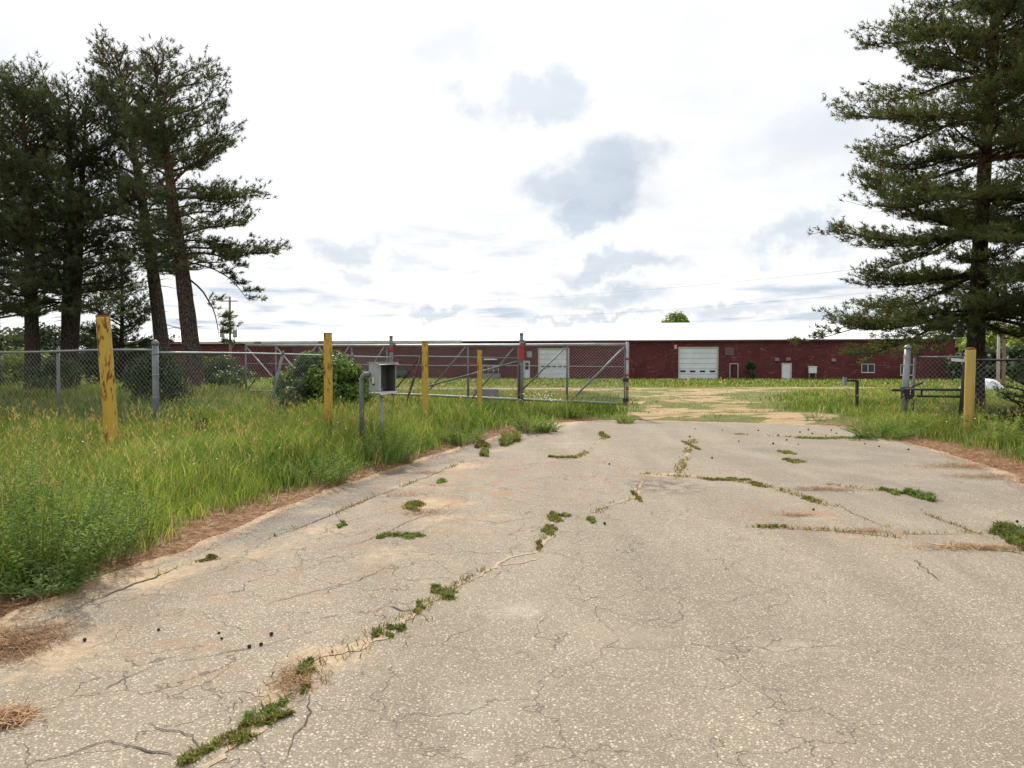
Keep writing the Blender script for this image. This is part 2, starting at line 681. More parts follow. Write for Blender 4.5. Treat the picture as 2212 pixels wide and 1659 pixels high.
def mat_red_wall():
    m, t, b = new_mat('red_wall_paint')
    v = t.objc()
    n = t.noise(t.scalev(v, (0.3, 0.3, 0.5)), 1.0, 7, 0.6)
    c = t.mix(t.ss(n, 0.3, 0.7), (0.078, 0.017, 0.018), (0.118, 0.027, 0.029))
    # pale scrapes and patches where the paint has gone
    p = t.noise(t.scalev(v, (0.8, 0.8, 1.6)), 1.0, 8, 0.72, 1.2)
    c = t.mix(t.ss(p, 0.54, 0.68, 0, 0.6), c, (0.24, 0.125, 0.12))
    p2 = t.noise(t.scalev(v, (1.0, 1.0, 6)), 1.0, 6, 0.7, 0.4)
    c = t.mix(t.ss(p2, 0.58, 0.70, 0, 0.5), c, (0.28, 0.165, 0.16))
    d = t.noise(t.scalev(v, (1.2, 1.2, 0.2)), 1.0, 5, 0.6)
    c = t.mix(t.ss(d, 0.5, 0.75, 0, 0.5), c, (0.05, 0.009, 0.012))
    t.l(c, b.inputs['Base Color'])
    b.inputs['Roughness'].default_value = 0.7
    b.inputs['Specular IOR Level'].default_value = 0.25
    t.l(t.bump(t.noise(v, 2.0, 6, 0.6), 0.3, 0.05), b.inputs['Normal'])
    return m


M['asphalt'] = mat_asphalt()
M['ground'] = mat_ground()
M['galv'] = simple('galvanised_steel', (0.235, 0.25, 0.255), 0.5, 0.25, 4, 0.35, bump=0.05)
M['galv_dark'] = simple('weathered_galvanised_steel', (0.17, 0.19, 0.195), 0.6, 0.3, 5, 0.25, bump=0.05)
M['galv_light'] = simple('bright_galvanised_tube', (0.33, 0.35, 0.35), 0.42, 0.2, 4, 0.4)
M['wire'] = simple('galvanised_wire', (0.27, 0.285, 0.285), 0.5, 0.15, 3, 0.35)
M['wire_dark'] = simple('dull_wire', (0.22, 0.23, 0.23), 0.6, 0.2, 3, 0.25)
M['dark_steel'] = simple('dark_steel', (0.035, 0.033, 0.033), 0.6, 0.4, 8, 0.3)
M['rust_steel'] = simple('rusty_steel', (0.075, 0.035, 0.026), 0.8, 0.5, 9)
M['box_paint'] = simple('grey_enamel', (0.33, 0.345, 0.335), 0.5, 0.10, 9, bump=0.03)
M['box_inside'] = simple('shaded_grey_enamel', (0.10, 0.105, 0.105), 0.6, 0.15, 6)  # darker copy of the enamel, with the cabinet's inner shade in its colour
M['black'] = simple('black_plastic', (0.015, 0.015, 0.016), 0.45, 0.3, 12)
M['white_plastic'] = simple('white_plastic', (0.62, 0.62, 0.6), 0.5, 0.15, 10)
M['red_band'] = simple('red_reflector_tape', (0.34, 0.035, 0.03), 0.5, 0.3, 12)
M['white_paint'] = simple('white_paint', (0.66, 0.69, 0.70), 0.5, 0.08, 1.2)
M['door_white'] = simple('white_door_paint', (0.64, 0.68, 0.70), 0.55, 0.10, 0.8, bump=0.03)
M['roof_white'] = simple('white_roof_membrane', (0.80, 0.81, 0.82), 0.6, 0.05, 0.2)
M['trim'] = simple('weathered_cream_trim', (0.50, 0.46, 0.40), 0.7, 0.2, 0.7)
M['trim_brown'] = simple('bare_brown_board', (0.20, 0.115, 0.065), 0.8, 0.4, 2)
M['glass'] = simple('dark_window_glass', (0.012, 0.015, 0.016), 0.08, 0.3, 1.0, spec=0.6)
M['window_frame'] = simple('pale_window_frame', (0.52, 0.52, 0.50), 0.6, 0.15, 2)
M['red_wall'] = mat_red_wall()
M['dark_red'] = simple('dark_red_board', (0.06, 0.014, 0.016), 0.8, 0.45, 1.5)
M['louver'] = simple('louver_metal', (0.19, 0.13, 0.12), 0.6, 0.3, 2)
M['sign_pink'] = simple('faded_red_sign', (0.55, 0.16, 0.17), 0.6, 0.2, 3)
M['concrete'] = simple('grey_concrete', (0.21, 0.225, 0.235), 0.9, 0.2, 5, bump=0.2)
M['pole_wood'] = simple('weathered_pole_wood', (0.21, 0.175, 0.15), 0.9, 0.3, 4, stretch=(6, 6, 0.6), bump=0.2)
M['pole_pale'] = simple('pale_pole_wood', (0.36, 0.34, 0.30), 0.9, 0.25, 4, stretch=(6, 6, 0.6), bump=0.2)
M['transformer'] = simple('grey_transformer_paint', (0.36, 0.37, 0.37), 0.5, 0.1, 3)
M['green_machine'] = simple('faded_green_paint', (0.045, 0.085, 0.065), 0.6, 0.4, 3)
M['tarp'] = simple('white_tarp', (0.78, 0.79, 0.80), 0.5, 0.06, 3, bump=0.1)
M['yellow_rail'] = simple('pale_yellow_rail', (0.55, 0.50, 0.33), 0.6, 0.2, 3)
M['bollard_rusty'] = mat_rusty_yellow('flaking_yellow_paint', 0.095)
M['bollard_worn'] = mat_rusty_yellow('worn_yellow_paint', 0.085)
M['bollard_clean'] = mat_rusty_yellow('clean_yellow_paint', -0.01, (0.50, 0.345, 0.075))
M['bark'] = mat_bark('pine_bark')
M['bark_dark'] = mat_bark('dark_pine_bark', (0.055, 0.042, 0.036), (0.11, 0.06, 0.04), 3, 11)
M['bark_grey'] = mat_bark('grey_bark', (0.10, 0.09, 0.08), (0.10, 0.09, 0.08))
M['needles'] = leaf_mat('pine_needles', 0.34, 0.6, 0.2, 0.8, 0.65, 1.35)
M['leaves'] = leaf_mat('broad_leaves', 0.35, 0.5, 0.3, 0.8, 0.75, 1.25)
M['grass'] = leaf_mat('grass_blades', 0.45, 0.6, 0.15, 0.35, 0.75, 1.25)
M['weed'] = leaf_mat('weed_leaves', 0.42, 0.65, 0.12, 2.0, 0.8, 1.2)
M['petal'] = simple('white_petals', (0.75, 0.75, 0.70), 0.7, 0.05, 5)
M['cone'] = simple('pine_cone_scale', (0.045, 0.03, 0.022), 0.9, 0.4, 40)
M['straw'] = leaf_mat('fallen_needles', 0.1, 0.8, 0.1, 2.0, 0.7, 1.3)
M['crack_sand'] = simple('sand_in_crack', (0.41, 0.31, 0.21), 0.95, 0.3, 22, bump=0.4)
M['crack_dark'] = simple('open_crack', (0.08, 0.064, 0.05), 0.95, 0.3, 20)

# ------------------------------------------------------------------ ground and asphalt
left_edge = [(-140, 1430), (0, 1352), (120, 1300), (250, 1248), (390, 1192), (500, 1150), (640, 1086), (760, 1042), (850, 1014), (930, 988), (1020, 962),
             (1110, 932), (1190, 914)]
far_edge = [(1300, 909), (1420, 909), (1560, 912), (1700, 916), (1820, 921), (1870, 934)]
right_edge = [(1930, 950), (1998, 966), (2103, 1000), (2212, 1046), (2420, 1130), (2900, 1330)]
poly = [G(x, y) for x, y in left_edge + far_edge + right_edge]
poly = [(p.x, p.y) for p in poly] + [(12, 0.3), (12, -8), (-8, -8), (-5.2, 0.3), (-4.2, 2.2)]


def poly_sd(x, y, pl):
    """signed distance, negative inside"""
    x = np.asarray(x, float)
    y = np.asarray(y, float)
    dmin = np.full(x.shape, 1e9)
    inside = np.zeros(x.shape, bool)
    n = len(pl)
    for i in range(n):
        x1, y1 = pl[i]
        x2, y2 = pl[(i + 1) % n]
        dx, dy = x2 - x1, y2 - y1
        t = np.clip(((x - x1) * dx + (y - y1) * dy) / (dx * dx + dy * dy + 1e-12), 0, 1)
        dmin = np.minimum(dmin, np.hypot(x - x1 - t * dx, y - y1 - t * dy))
        cond = ((y1 > y) != (y2 > y)) & (x < (x2 - x1) * (y - y1) / (y2 - y1 + 1e-12) + x1)
        inside ^= cond
    return np.where(inside, -dmin, dmin)


def asphalt_sd(x, y):
    return poly_sd(x, y, poly) + (fbm(x, y, 0.9, 3) - 0.5) * 0.34


def path_mask(x, y):
    """bare sandy drive from the asphalt to the yard track"""
    yy = [20.0, 21.5, 24, 28.5, 33, 38, 44, 49, 54]
    lo = [3.2, 3.2, 4.0, 4.9, 5.4, 6.0, 5.0, 2.0, -8]
    hi = [9.4, 9.0, 8.9, 9.3, 9.8, 11.0, 13.5, 17, 20]
    a = np.interp(y, yy, lo)
    b = np.interp(y, yy, hi)
    e = np.minimum(x - a, b - x)
    m = sstep(-0.9, 0.9, e + (fbm(x, y, 2.5, 11) - 0.5) * 3.0) * (y > 19.5) * (y < 53)
    m = m * (0.05 + 0.95 * sstep(0.40, 0.58, fbm(x, y * 1.3, 1.5, 21)))
    # ruts grown over beyond the first stretch
    m = m * np.where(y > 30, 0.85, 1.0)
    # yard track, left and right
    for c0, w in ((50.5, 1.5), (54.5, 1.2)):
        cy = c0 + 0.05 * x * (x > 10) + 1.2 * np.sin(x * 0.07)
        tr = sstep(w + 0.8, w - 0.6, np.abs(y - cy) + (fbm(x, y, 4.0, 31) - 0.5) * 2.0)
        m = np.maximum(m, tr * 0.8 * (x > -30))
    cy = 44 + 0.15 * (x - 10)
    m = np.maximum(m, 0.75 * sstep(1.5, 0.4, np.abs(y - cy) + (fbm(x, y, 4, 41) - 0.5) * 2) * (x > 11))
    return np.clip(m, 0, 1)


def path_zone(x, y):
    """where wheels keep the growth short and thin"""
    yy = [19.5, 21.5, 24, 28.5, 33, 38, 44, 49, 54]
    a = np.interp(y, yy, [3.0, 3.0, 3.6, 4.4, 4.8, 4.5, 2.0, -6.0, -14])
    b = np.interp(y, yy, [9.2, 9.0, 9.4, 10.2, 11.5, 14, 18, 24, 28])
    e = np.minimum(x - a, b - x)
    return sstep(-0.8, 1.2, e + (fbm(x, y, 2.5, 12) - 0.5) * 2.5) * (y > 19.3) * sstep(62, 54, y)


def axis(dense_lo, dense_hi, step, far_lo, far_hi, grow=1.16):
    a = list(np.arange(dense_lo, dense_hi + 1e-6, step))
    s = step
    while a[-1] < far_hi:
        s *= grow
        a.append(a[-1] + s)
    s = step
    while a[0] > far_lo:
        s *= grow
        a.insert(0, a[0] - s)
    return np.array(a)


def build_ground():
    xs = axis(-11, 13, 0.17, -700, 700, 1.12)
    ys = axis(2.0, 24, 0.17, -300, 1400, 1.09)
    X, Y = np.meshgrid(xs, ys)
    sd = asphalt_sd(X, Y)
    Z = zg(X, Y)
    rise = sstep(-0.10, 0.16, sd)
    Z = Z * sstep(0.0, 1.5, sd) + (-0.045 + 0.065 * rise)
    Z = Z + sstep(0.1, 1.2, sd) * (0.05 + (fbm(X, Y, 3.0, 5) - 0.5) * 0.14 * (1 + 0 * X))
    Z = Z + (fbm(X, Y, 0.35, 9) - 0.5) * 0.03 * sstep(0.0, 0.2, sd)
    verts = np.stack([X, Y, Z], -1).reshape(-1, 3)
    nx, ny = len(xs), len(ys)
    i = (np.arange(ny - 1)[:, None] * nx + np.arange(nx - 1)[None, :]).ravel()
    quads = np.stack([i, i + 1, i + nx + 1, i + nx], 1)
    ob = np_mesh('ground', verts, quads, M['ground'], smooth=True)
    tag(ob, 'grassy sandy ground around the asphalt drive', kind='structure')
    sand = path_mask(X, Y)
    edge = sstep(0.75, 0.05, sd) * (Y < 19.5)
    sand = np.maximum(sand, edge * 0.45)
    litter = sstep(1.3, 0.15, sd - 0.8 * ((X > 6) & (Y < 17))) * (Y < 21) * np.clip(0.35 + 0.9 * fbm(X, Y, 1.1, 17), 0, 1)
    litter = np.where((Y > 19.2) & (X > 2.5) & (X < 9), 0, litter)
    for nm, arr in (('sand', sand), ('litter', litter)):
        a = ob.data.attributes.new(nm, 'FLOAT', 'POINT')
        a.data.foreach_set('value', arr.ravel().astype(np.float32))
    return ob


def ground_z(x, y):
    x = np.asarray(x, float)
    y = np.asarray(y, float)
    sd = asphalt_sd(x, y)
    z = zg(x, y) * sstep(0, 1.5, sd) + (-0.045 + 0.065 * sstep(-0.10, 0.16, sd))
    z = z + sstep(0.1, 1.2, sd) * (0.05 + (fbm(x, y, 3.0, 5) - 0.5) * 0.14)
    return np.where(sd < 0, 0.0, z)


ground = build_ground()


def build_asphalt():
    xs = np.arange(-9, 15.01, 0.16)
    ys = np.arange(-6, 23.01, 0.16)
    X, Y = np.meshgrid(xs, ys)
    Z = (fbm(X, Y, 2.6, 50) - 0.5) * 0.016
    verts = np.stack([X, Y, Z], -1).reshape(-1, 3)
    nx, ny = len(xs), len(ys)
    i = (np.arange(ny - 1)[:, None] * nx + np.arange(nx - 1)[None, :]).ravel()
    quads = np.stack([i, i + 1, i + nx + 1, i + nx], 1)
    ob = np_mesh('asphalt_drive', verts, quads, M['asphalt'], smooth=True)
    tag(ob, 'cracked sandy asphalt drive with worn pebbles', kind='structure')
    sd = poly_sd(X, Y, poly)
    left = [G(x, y) for x, y in left_edge]
    lx = np.interp(Y, [p.y for p in left], [p.x for p in left])
    dl = X - lx

    def blob(px, py, rx, ry, amt):
        c = G(px, py)
        return amt * np.exp(-(((X - c.x) / rx) ** 2 + ((Y - c.y) / ry) ** 2))
    sand = 0.6 * sstep(-0.28, 0.1, sd)
    sand = np.maximum(sand, 0.42 * sstep(1.9, 0.4, dl) * sstep(0.25, 0.6, fbm(X, Y, 1.6, 60)))
    for a in ((930, 1090, 0.8, 1.3, 0.38), (1000, 1010, 1.0, 1.5, 0.38), (560, 1190, 0.5, 0.8, 0.45), (620, 1290, 0.8, 0.5, 0.32), (1000, 1130, 1.0, 1.2, 0.35), (860, 1200, 1.0, 1.0, 0.3),
              (1740, 1120, 0.5, 0.35, 0.36), (1850, 1160, 0.8, 0.25, 0.30), (1200, 960, 1.5, 1.2, 0.3), (1440, 1026, 0.6, 0.25, 0.5), (1740, 1054, 0.5, 0.3, 0.35), (120, 1400, 0.4, 0.5, 0.4),
              (720, 1420, 0.35, 0.25, 0.55), (620, 1480, 0.22, 0.3, 0.5)):
        sand = np.maximum(sand, blob(*a))
    stain = blob(1440, 1050, 0.45, 0.55, 1.1) + blob(1380, 1040, 0.3, 0.3, 0.5)
    grey = np.clip(blob(1830, 985, 2.2, 1.3, 0.7) + blob(2050, 1060, 2.0, 1.6, 0.6) + blob(640, 1110, 0.5, 1.4, 0.9) + blob(760, 1060, 0.5, 1.5, 0.9) + blob(300, 1255, 0.3, 0.8, 0.5), 0, 1)
    seam = sstep(0.02, 0.15, dl) * sstep(0.75, 0.5, dl) * sstep(5.5, 7.5, Y) * sstep(17, 13, Y)
    grey = np.maximum(grey, 0.95 * seam)
    sand = sand * (1 - 0.75 * seam)
    c = G(1150, 1080)
    crack = np.clip(1.1 * np.exp(-(((X - c.x) / 2.6) ** 2 + ((Y - c.y) / 4.5) ** 2)) + 0.8 * sstep(2.6, 0.5, dl) + 0.5 * (X < 1.8), 0, 1)
    for nm, arr in (('sand', sand), ('stain', stain), ('grey', grey), ('crack', crack), ('soil', blob(940, 1060, 0.9, 2.2, 1) + blob(1200, 1020, 2.2, 2.4, .8) + blob(560, 1230, 1.2, 1.0, .55) + blob(400, 1400, 1.0, .5, .5) + blob(1440, 1026, .8, .3, 1) + blob(1720, 1110, .7, .6, .9) + blob(1900, 1160, 1.2, .4, .8)), ('pale', blob(1125, 1320, 0.16, 0.14, 1) + blob(1045, 1535, 0.10, 0.10, 1) + blob(1700, 1400, 0.14, 0.1, .8) + blob(1010, 1640, 0.08, 0.06, .7))):
        a = ob.data.attributes.new(nm, 'FLOAT', 'POINT')
        a.data.foreach_set('value', np.clip(arr, 0, 1).ravel().astype(np.float32))
    return ob


asphalt = build_asphalt()


def az_at(x, y):
    return float((fbm(x, y, 2.6, 50) - 0.5) * 0.016)


def strip(name, pts, width, mat, seed, lift=0.0035, wig=0.35):
    """thin irregular strip lying on the asphalt: a filled or open crack"""
    rnd = random.Random(seed)
    P = [G(x, y) for x, y in pts]
    dense = []
    for a, b in zip(P, P[1:]):
        n = max(2, int((b - a).length / 0.035))
        for k in range(n):
            dense.append(a.lerp(b, k / n))
    dense.append(P[-1])
    mb = MB()
    L, Rr = [], []
    n = len(dense)
    ox = oy = 0
    for k, p in enumerate(dense):
        d = (dense[min(k + 1, n - 1)] - dense[max(k - 1, 0)])
        d.normalize()
        nrm = Vector((-d.y, d.x, 0))
        ox = ox * 0.86 + rnd.uniform(-1, 1) * 0.016
        q = p + nrm * ox
        w = width * (0.05 + 0.75 * vnoise(q.x * 1.0, q.y, 0.30, seed) + 0.5 * vnoise(q.x, q.y, 0.07, seed + 3) + rnd.uniform(-wig, wig) * 0.5)
        w *= min(1, 0.15 + 4 * min(k, n - 1 - k) / n)
        w = max(w, 0.002)
        a, b = q + nrm * w / 2, q - nrm * w / 2
        L.append((a.x, a.y, az_at(a.x, a.y) + lift))
        Rr.append((b.x, b.y, az_at(b.x, b.y) + lift))
    i0 = len(mb.v)
    for k in range(n):
        mb.v += [L[k], Rr[k]]
    for k in range(n - 1):
        mb.f.append((i0 + 2 * k, i0 + 2 * k + 1, i0 + 2 * k + 3, i0 + 2 * k + 2))
        mb.s.append(True)
    return mb.build(name, mat, asphalt, Vector((0, 0, 0)))


main_crack = [(420, 1690), (520, 1590), (590, 1530), (640, 1455), (690, 1425), (760, 1402), (840, 1366), (905, 1318), (957, 1282), (1035, 1238), (1090, 1212), (1165, 1190), (1180, 1160),
              (1195, 1130), (1215, 1110)]
sand_cracks = [
    (main_crack[:8], 0.17), (main_crack[7:], 0.05),
    ([(1080, 1222), (1130, 1216), (1165, 1206)], 0.03),
    ([(1245, 990), (1280, 968), (1310, 942)], 0.05),
    ([(1466, 1036), (1472, 1008), (1486, 975), (1500, 950)], 0.07),
    ([(1375, 1022), (1430, 1026), (1500, 1031), (1580, 1038), (1665, 1050), (1700, 1062), (1760, 1080), (1830, 1112)], 0.06),
    ([(1580, 1137), (1670, 1140), (1780, 1145), (1850, 1152), (1960, 1165)], 0.035),
    ([(1990, 1172), (2060, 1181), (2140, 1186), (2212, 1196)], 0.10),
    ([(1590, 938), (1660, 942), (1760, 946), (1880, 954)], 0.10),
    ([(1790, 1046), (1830, 1052), (1900, 1060), (1990, 1072)], 0.05),
    ([(1270, 1112), (1320, 1092), (1365, 1078), (1385, 1040)], 0.05),
]
dark_cracks = [
    ([(30, 1368), (130, 1326), (220, 1290), (310, 1254), (403, 1220)], 0.030),
    ([(560, 1170), (640, 1142), (720, 1112), (818, 1068), (915, 1034), (1001, 998)], 0.030),
    ([(1984, 1102), (2040, 1126), (2103, 1150), (2150, 1166)], 0.016),
    ([(1870, 1160), (1960, 1154), (2103, 1150)], 0.012),
    ([(1803, 1087), (1860, 1118), (1918, 1143)], 0.012),
    ([(1975, 1210), (1990, 1228), (2010, 1242), (2022, 1256)], 0.018),
    ([(700, 1190), (790, 1170), (900, 1120), (980, 1085)], 0.014),
    ([(60, 1550), (190, 1500), (330, 1440), (470, 1415), (560, 1400), (680, 1360)], 0.014),
    ([(100, 1640), (240, 1600), (390, 1640)], 0.014),
    ([(650, 1480), (672, 1540), (650, 1580), (600, 1659)], 0.012),
    ([(840, 1310), (870, 1320), (895, 1316)], 0.022),
    ([(560, 1310), (640, 1290), (760, 1260), (850, 1220)], 0.010),
    ([(1080, 1010), (1180, 1000), (1262, 985)], 0.014),
    ([(1470, 1010), (1520, 1020), (1600, 1016), (1640, 1030)], 0.014),
    ([(900, 1150), (990, 1120), (1080, 1130), (1190, 1110)], 0.010),
    ([(330, 1560), (420, 1590), (450, 1640)], 0.012),
]
for k, (pts, w) in enumerate(sand_cracks):
    strip('sand_filled_crack', pts, w * 0.9, M['crack_sand'], 100 + k)
for k, (pts, w) in enumerate(dark_cracks):
    strip('open_crack', pts, w * 0.72, M['crack_dark'], 200 + k, 0.005)

# ------------------------------------------------------------------ building
BR, BL = Vector((60.2, 100.7, 0)), Vector((-66.0, 121.3, 0))
BU = (BR - BL).normalized()                 # along the wall, to the right
BN = Vector((BU.y, -BU.x, 0))               # out of the wall, towards the camera
if BN.y > 0:
    BN = -BN
BLEN = (BR - BL).length
B_Z0, B_EAVE = -1.0, 4.93


def wall_s(x):
    """distance along the wall of a picture column"""
    d = ray(x, 785)
    # BL + BU*s = d*k
    a = np.array([[BU.x, -d.x], [BU.y, -d.y]])
    s, k = np.linalg.solve(a, [-BL.x, -BL.y])
    return float(s)


def wall_p(x, y):
    """(s, z) of a picture point on the wall plane"""
    s = wall_s(x)
    p = BL + BU * s
    k = p.y / ray(x, y).y
    return s, CAM_H + ray(x, y).z * k


def bp(s, out, z):
    p = BL + BU * s + BN * out
    return Vector((p.x, p.y, z))


def fpx(x, y):      # full-size photo pixels
    return x / 1.38878, y / 1.38878


building = thing('long_red_building', (0, 108, B_Z0), 'long low dark red warehouse with a white roof behind the gate', 'building')


def bbox(name, s0, s1, o0, o1, z0, z1, mat, parent=None):
    mb = MB()
    p = [bp(s0, o1, z0), bp(s1, o1, z0), bp(s1, o0, z0), bp(s0, o0, z0), bp(s0, o1, z1), bp(s1, o1, z1), bp(s1, o0, z1), bp(s0, o0, z1)]
    mb.hexa(p)
    return mb.build(name, mat, parent or building)


def hole_wall(name, s0, s1, z0, z1, holes, thick, mat):
    """front wall built round its openings"""
    mb = MB()
    xs = sorted({s0, s1, *[h[0] for h in holes], *[h[1] for h in holes]})
    for a, b in zip(xs, xs[1:]):
        hs = sorted([(h[2], h[3]) for h in holes if h[0] <= a + 1e-6 and h[1] >= b - 1e-6])
        z = z0
        for h0, h1 in hs:
            if h0 > z + 1e-4:
                mb.hexa([bp(a, 0, z), bp(b, 0, z), bp(b, -thick, z), bp(a, -thick, z), bp(a, 0, h0), bp(b, 0, h0), bp(b, -thick, h0), bp(a, -thick, h0)])
            z = max(z, h1)
        mb.hexa([bp(a, 0, z), bp(b, 0, z), bp(b, -thick, z), bp(a, -thick, z), bp(a, 0, z1), bp(b, 0, z1), bp(b, -thick, z1), bp(a, -thick, z1)])
    return mb.build(name, mat, building)


def rect(x0, y0, x1, y1):
    """opening from full-size photo pixels"""
    a = wall_p(*fpx(x0, y0))
    b = wall_p(*fpx(x1, y1))
    return [a[0], b[0], b[1], a[1]]


GZ = -0.68
gd_a = rect(2038, 1044, 2152, 1134)
gd_b = rect(1617, 1048, 1705, 1130)
gd_a[2] = gd_b[2] = GZ
md_a = rect(2347, 1091, 2373, 1130)
md_a[2] = GZ
md_b = rect(1573, 1084, 1588, 1128)
md_b[2] = GZ
md_c = rect(2191, 1092, 2213, 1130)
md_c[2] = GZ
win_a = rect(2586, 1093, 2622, 1116)
win_b = rect(2703, 1095, 2740, 1124)
holes = [gd_a, gd_b, md_a, md_b, md_c, win_a, win_b]
hole_wall('front_wall', 0, BLEN, B_Z0, B_EAVE, holes, 0.3, M['red_wall'])
bbox('end_wall', BLEN - 0.3, BLEN, -30, -0.31, B_Z0, B_EAVE, M['red_wall'])
bbox('end_wall', 0, 0.3, -30, -0.31, B_Z0, B_EAVE, M['red_wall'])
bbox('rear_wall', 0.31, BLEN - 0.31, -30, -29.7, B_Z0, B_EAVE, M['red_wall'])


def roof(s0, s1, ridge, over=0.35):
    mb = MB()
    th = 0.14
    e = B_EAVE + 0.01
    prof = [(over, e - over * (ridge - e) / 15), (-15, ridge), (-30 - over, e - over * (ridge - e) / 15)]
    for (o0, z0), (o1, z1) in zip(prof, prof[1:]):
        mb.hexa([bp(s0, o0, z0), bp(s1, o0, z0), bp(s1, o1, z1), bp(s0, o1, z1), bp(s0, o0, z0 + th), bp(s1, o0, z0 + th), bp(s1, o1, z1 + th), bp(s0, o1, z1 + th)])
    ob = mb.build('roof', M['roof_white'], building)
    # gable ends
    for s in (s0 + 0.16, s1 - 0.16):
        g = MB()
        g.hexa([bp(s - 0.12, 0, B_EAVE), bp(s + 0.12, 0, B_EAVE), bp(s + 0.12, -30, B_EAVE), bp(s - 0.12, -30, B_EAVE),
                bp(s - 0.12, -14.9, ridge), bp(s + 0.12, -14.9, ridge), bp(s + 0.12, -15.1, ridge), bp(s - 0.12, -15.1, ridge)])
        g.build('gable', M['red_wall'], building)
    # cap
    c = MB()
    c.hexa([bp(s0, -14.8, ridge + th - 0.02), bp(s1, -14.8, ridge + th - 0.02), bp(s1, -15.2, ridge + th - 0.02), bp(s0, -15.2, ridge + th - 0.02),
            bp(s0, -14.95, ridge + th + 0.06), bp(s1, -14.95, ridge + th + 0.06), bp(s1, -15.05, ridge + th + 0.06), bp(s0, -15.05, ridge + th + 0.06)])
    c.build('ridge_cap', M['roof_white'], ob)
    return ob


s_mid = wall_s(1223)
roof(0, s_mid, 7.42)
roof(s_mid + 0.02, BLEN, 8.05)
# fascia boards on the left part, some missing
s_tr = wall_s(1000)
cuts = [0, wall_s(395), wall_s(397), wall_s(547), wall_s(552), wall_s(567), wall_s(690), wall_s(722), s_tr]
kinds = ['trim_brown', 'trim', 'trim', 'trim', 'trim_brown', 'trim', 'trim_brown', 'trim']
for k in range(len(cuts) - 1):
    bbox('fascia_board', cuts[k] + 0.02, cuts[k + 1] - 0.02, 0.36, 0.42, B_EAVE - 0.22, B_EAVE + 0.16, M[kinds[k]])
bbox('painted_eave_shadow', 0, s_tr, 0.003, 0.05, B_EAVE - 0.5, B_EAVE - 0.1, M['dark_red'])  # dark strip painting in the shade below the eave
bbox('eave_board', s_tr + 0.03, BLEN, 0.36, 0.40, B_EAVE - 0.26, B_EAVE - 0.02, M['dark_red'])


def garage_door(h, npan, win_row, wins, label):
    s0, s1, z0, z1 = h
    ob = thing_part = MB()
    fr = MB()
    for a, b, c, d in ((s0 - 0.14, s0, z0, z1 + 0.14), (s1, s1 + 0.14, z0, z1 + 0.14), (s0 + 0.001, s1 - 0.001, z1, z1 + 0.14)):
        fr.hexa([bp(a, 0.04, c), bp(b, 0.04, c), bp(b, -0.1, c), bp(a, -0.1, c), bp(a, 0.04, d), bp(b, 0.04, d), bp(b, -0.1, d), bp(a, -0.1, d)])
    door = fr.build('garage_door', M['trim'], building)
    door['label'] = label
    ph = (z1 - z0) / npan
    for k in range(npan):
        a, b = z0 + k * ph + 0.02, z0 + (k + 1) * ph - 0.02
        pan = MB()
        if k == win_row:
            wz0, wz1 = a + ph * 0.3, a + ph * 0.68
            edges = [s0 + 0.01]
            for w0, w1 in wins:
                edges += [w0, w1]
            edges.append(s1 - 0.01)
            for i in range(0, len(edges), 2):
                e0, e1 = edges[i], edges[i + 1]
                pan.hexa([bp(e0, -0.10, a), bp(e1, -0.10, a), bp(e1, -0.16, a), bp(e0, -0.16, a), bp(e0, -0.10, b), bp(e1, -0.10, b), bp(e1, -0.16, b), bp(e0, -0.16, b)])
            for w0, w1 in wins:
                for c, d in ((a, wz0), (wz1, b)):
                    pan.hexa([bp(w0, -0.10, c), bp(w1, -0.10, c), bp(w1, -0.16, c), bp(w0, -0.16, c), bp(w0, -0.10, d), bp(w1, -0.10, d), bp(w1, -0.16, d), bp(w0, -0.16, d)])
                bbox('pane', w0, w1, -0.15, -0.135, wz0, wz1, M['glass'], door)
        else:
            pan.hexa([bp(s0 + 0.01, -0.10, a), bp(s1 - 0.01, -0.10, a), bp(s1 - 0.01, -0.16, a), bp(s0 + 0.01, -0.16, a), bp(s0 + 0.01, -0.10, b), bp(s1 - 0.01, -0.10, b),
                      bp(s1 - 0.01, -0.16, b), bp(s0 + 0.01, -0.16, b)])
        pan.build('panel', M['door_white'], door)
    bbox('backing', s0, s1, -0.22, -0.17, z0, z1, M['louver'], door)


def wins_px(lst):
    return [(wall_s(a / 1.38878), wall_s(b / 1.38878)) for a, b in lst]


garage_door(gd_a, 6, 1, wins_px([(2041, 2057), (2070, 2086.5), (2100, 2116), (2129.5, 2146)]), 'white garage door with four narrow windows')
garage_door(gd_b, 6, 2, wins_px([(1623, 1635), (1639.5, 1652), (1656, 1669), (1673, 1686), (1690, 1703)]), 'white garage door with five windows seen through the gate')


def man_door(h, mat, half_glass=False):
    s0, s1, z0, z1 = h
    fr = MB()
    w = 0.09
    for a, b, c, d in ((s0 - w, s0, z0, z1 + w), (s1, s1 + w, z0, z1 + w), (s0 + 0.001, s1 - 0.001, z1, z1 + w)):
        fr.hexa([bp(a, 0.03, c), bp(b, 0.03, c), bp(b, -0.1, c), bp(a, -0.1, c), bp(a, 0.03, d), bp(b, 0.03, d), bp(b, -0.1, d), bp(a, -0.1, d)])
    door = fr.build('door', M['window_frame'], building)
    bbox('leaf', s0 + 0.01, s1 - 0.01, -0.14, -0.08, z0, z1 - 0.01, mat, door)
    kb = MB()
    kb.lathe(bp(s1 - 0.12, -0.08, z0 + 1.0), [(0.015, 0), (0.015, 0.04), (0.04, 0.05), (0.04, 0.09), (0.01, 0.11)], 8, BN)
    kb.build('handle', M['galv'], door)
    if half_glass:
        bbox('pane', s0 + 0.12, s1 - 0.12, -0.079, -0.06, z0 + 1.35, z1 - 0.2, M['glass'], door)
    return door


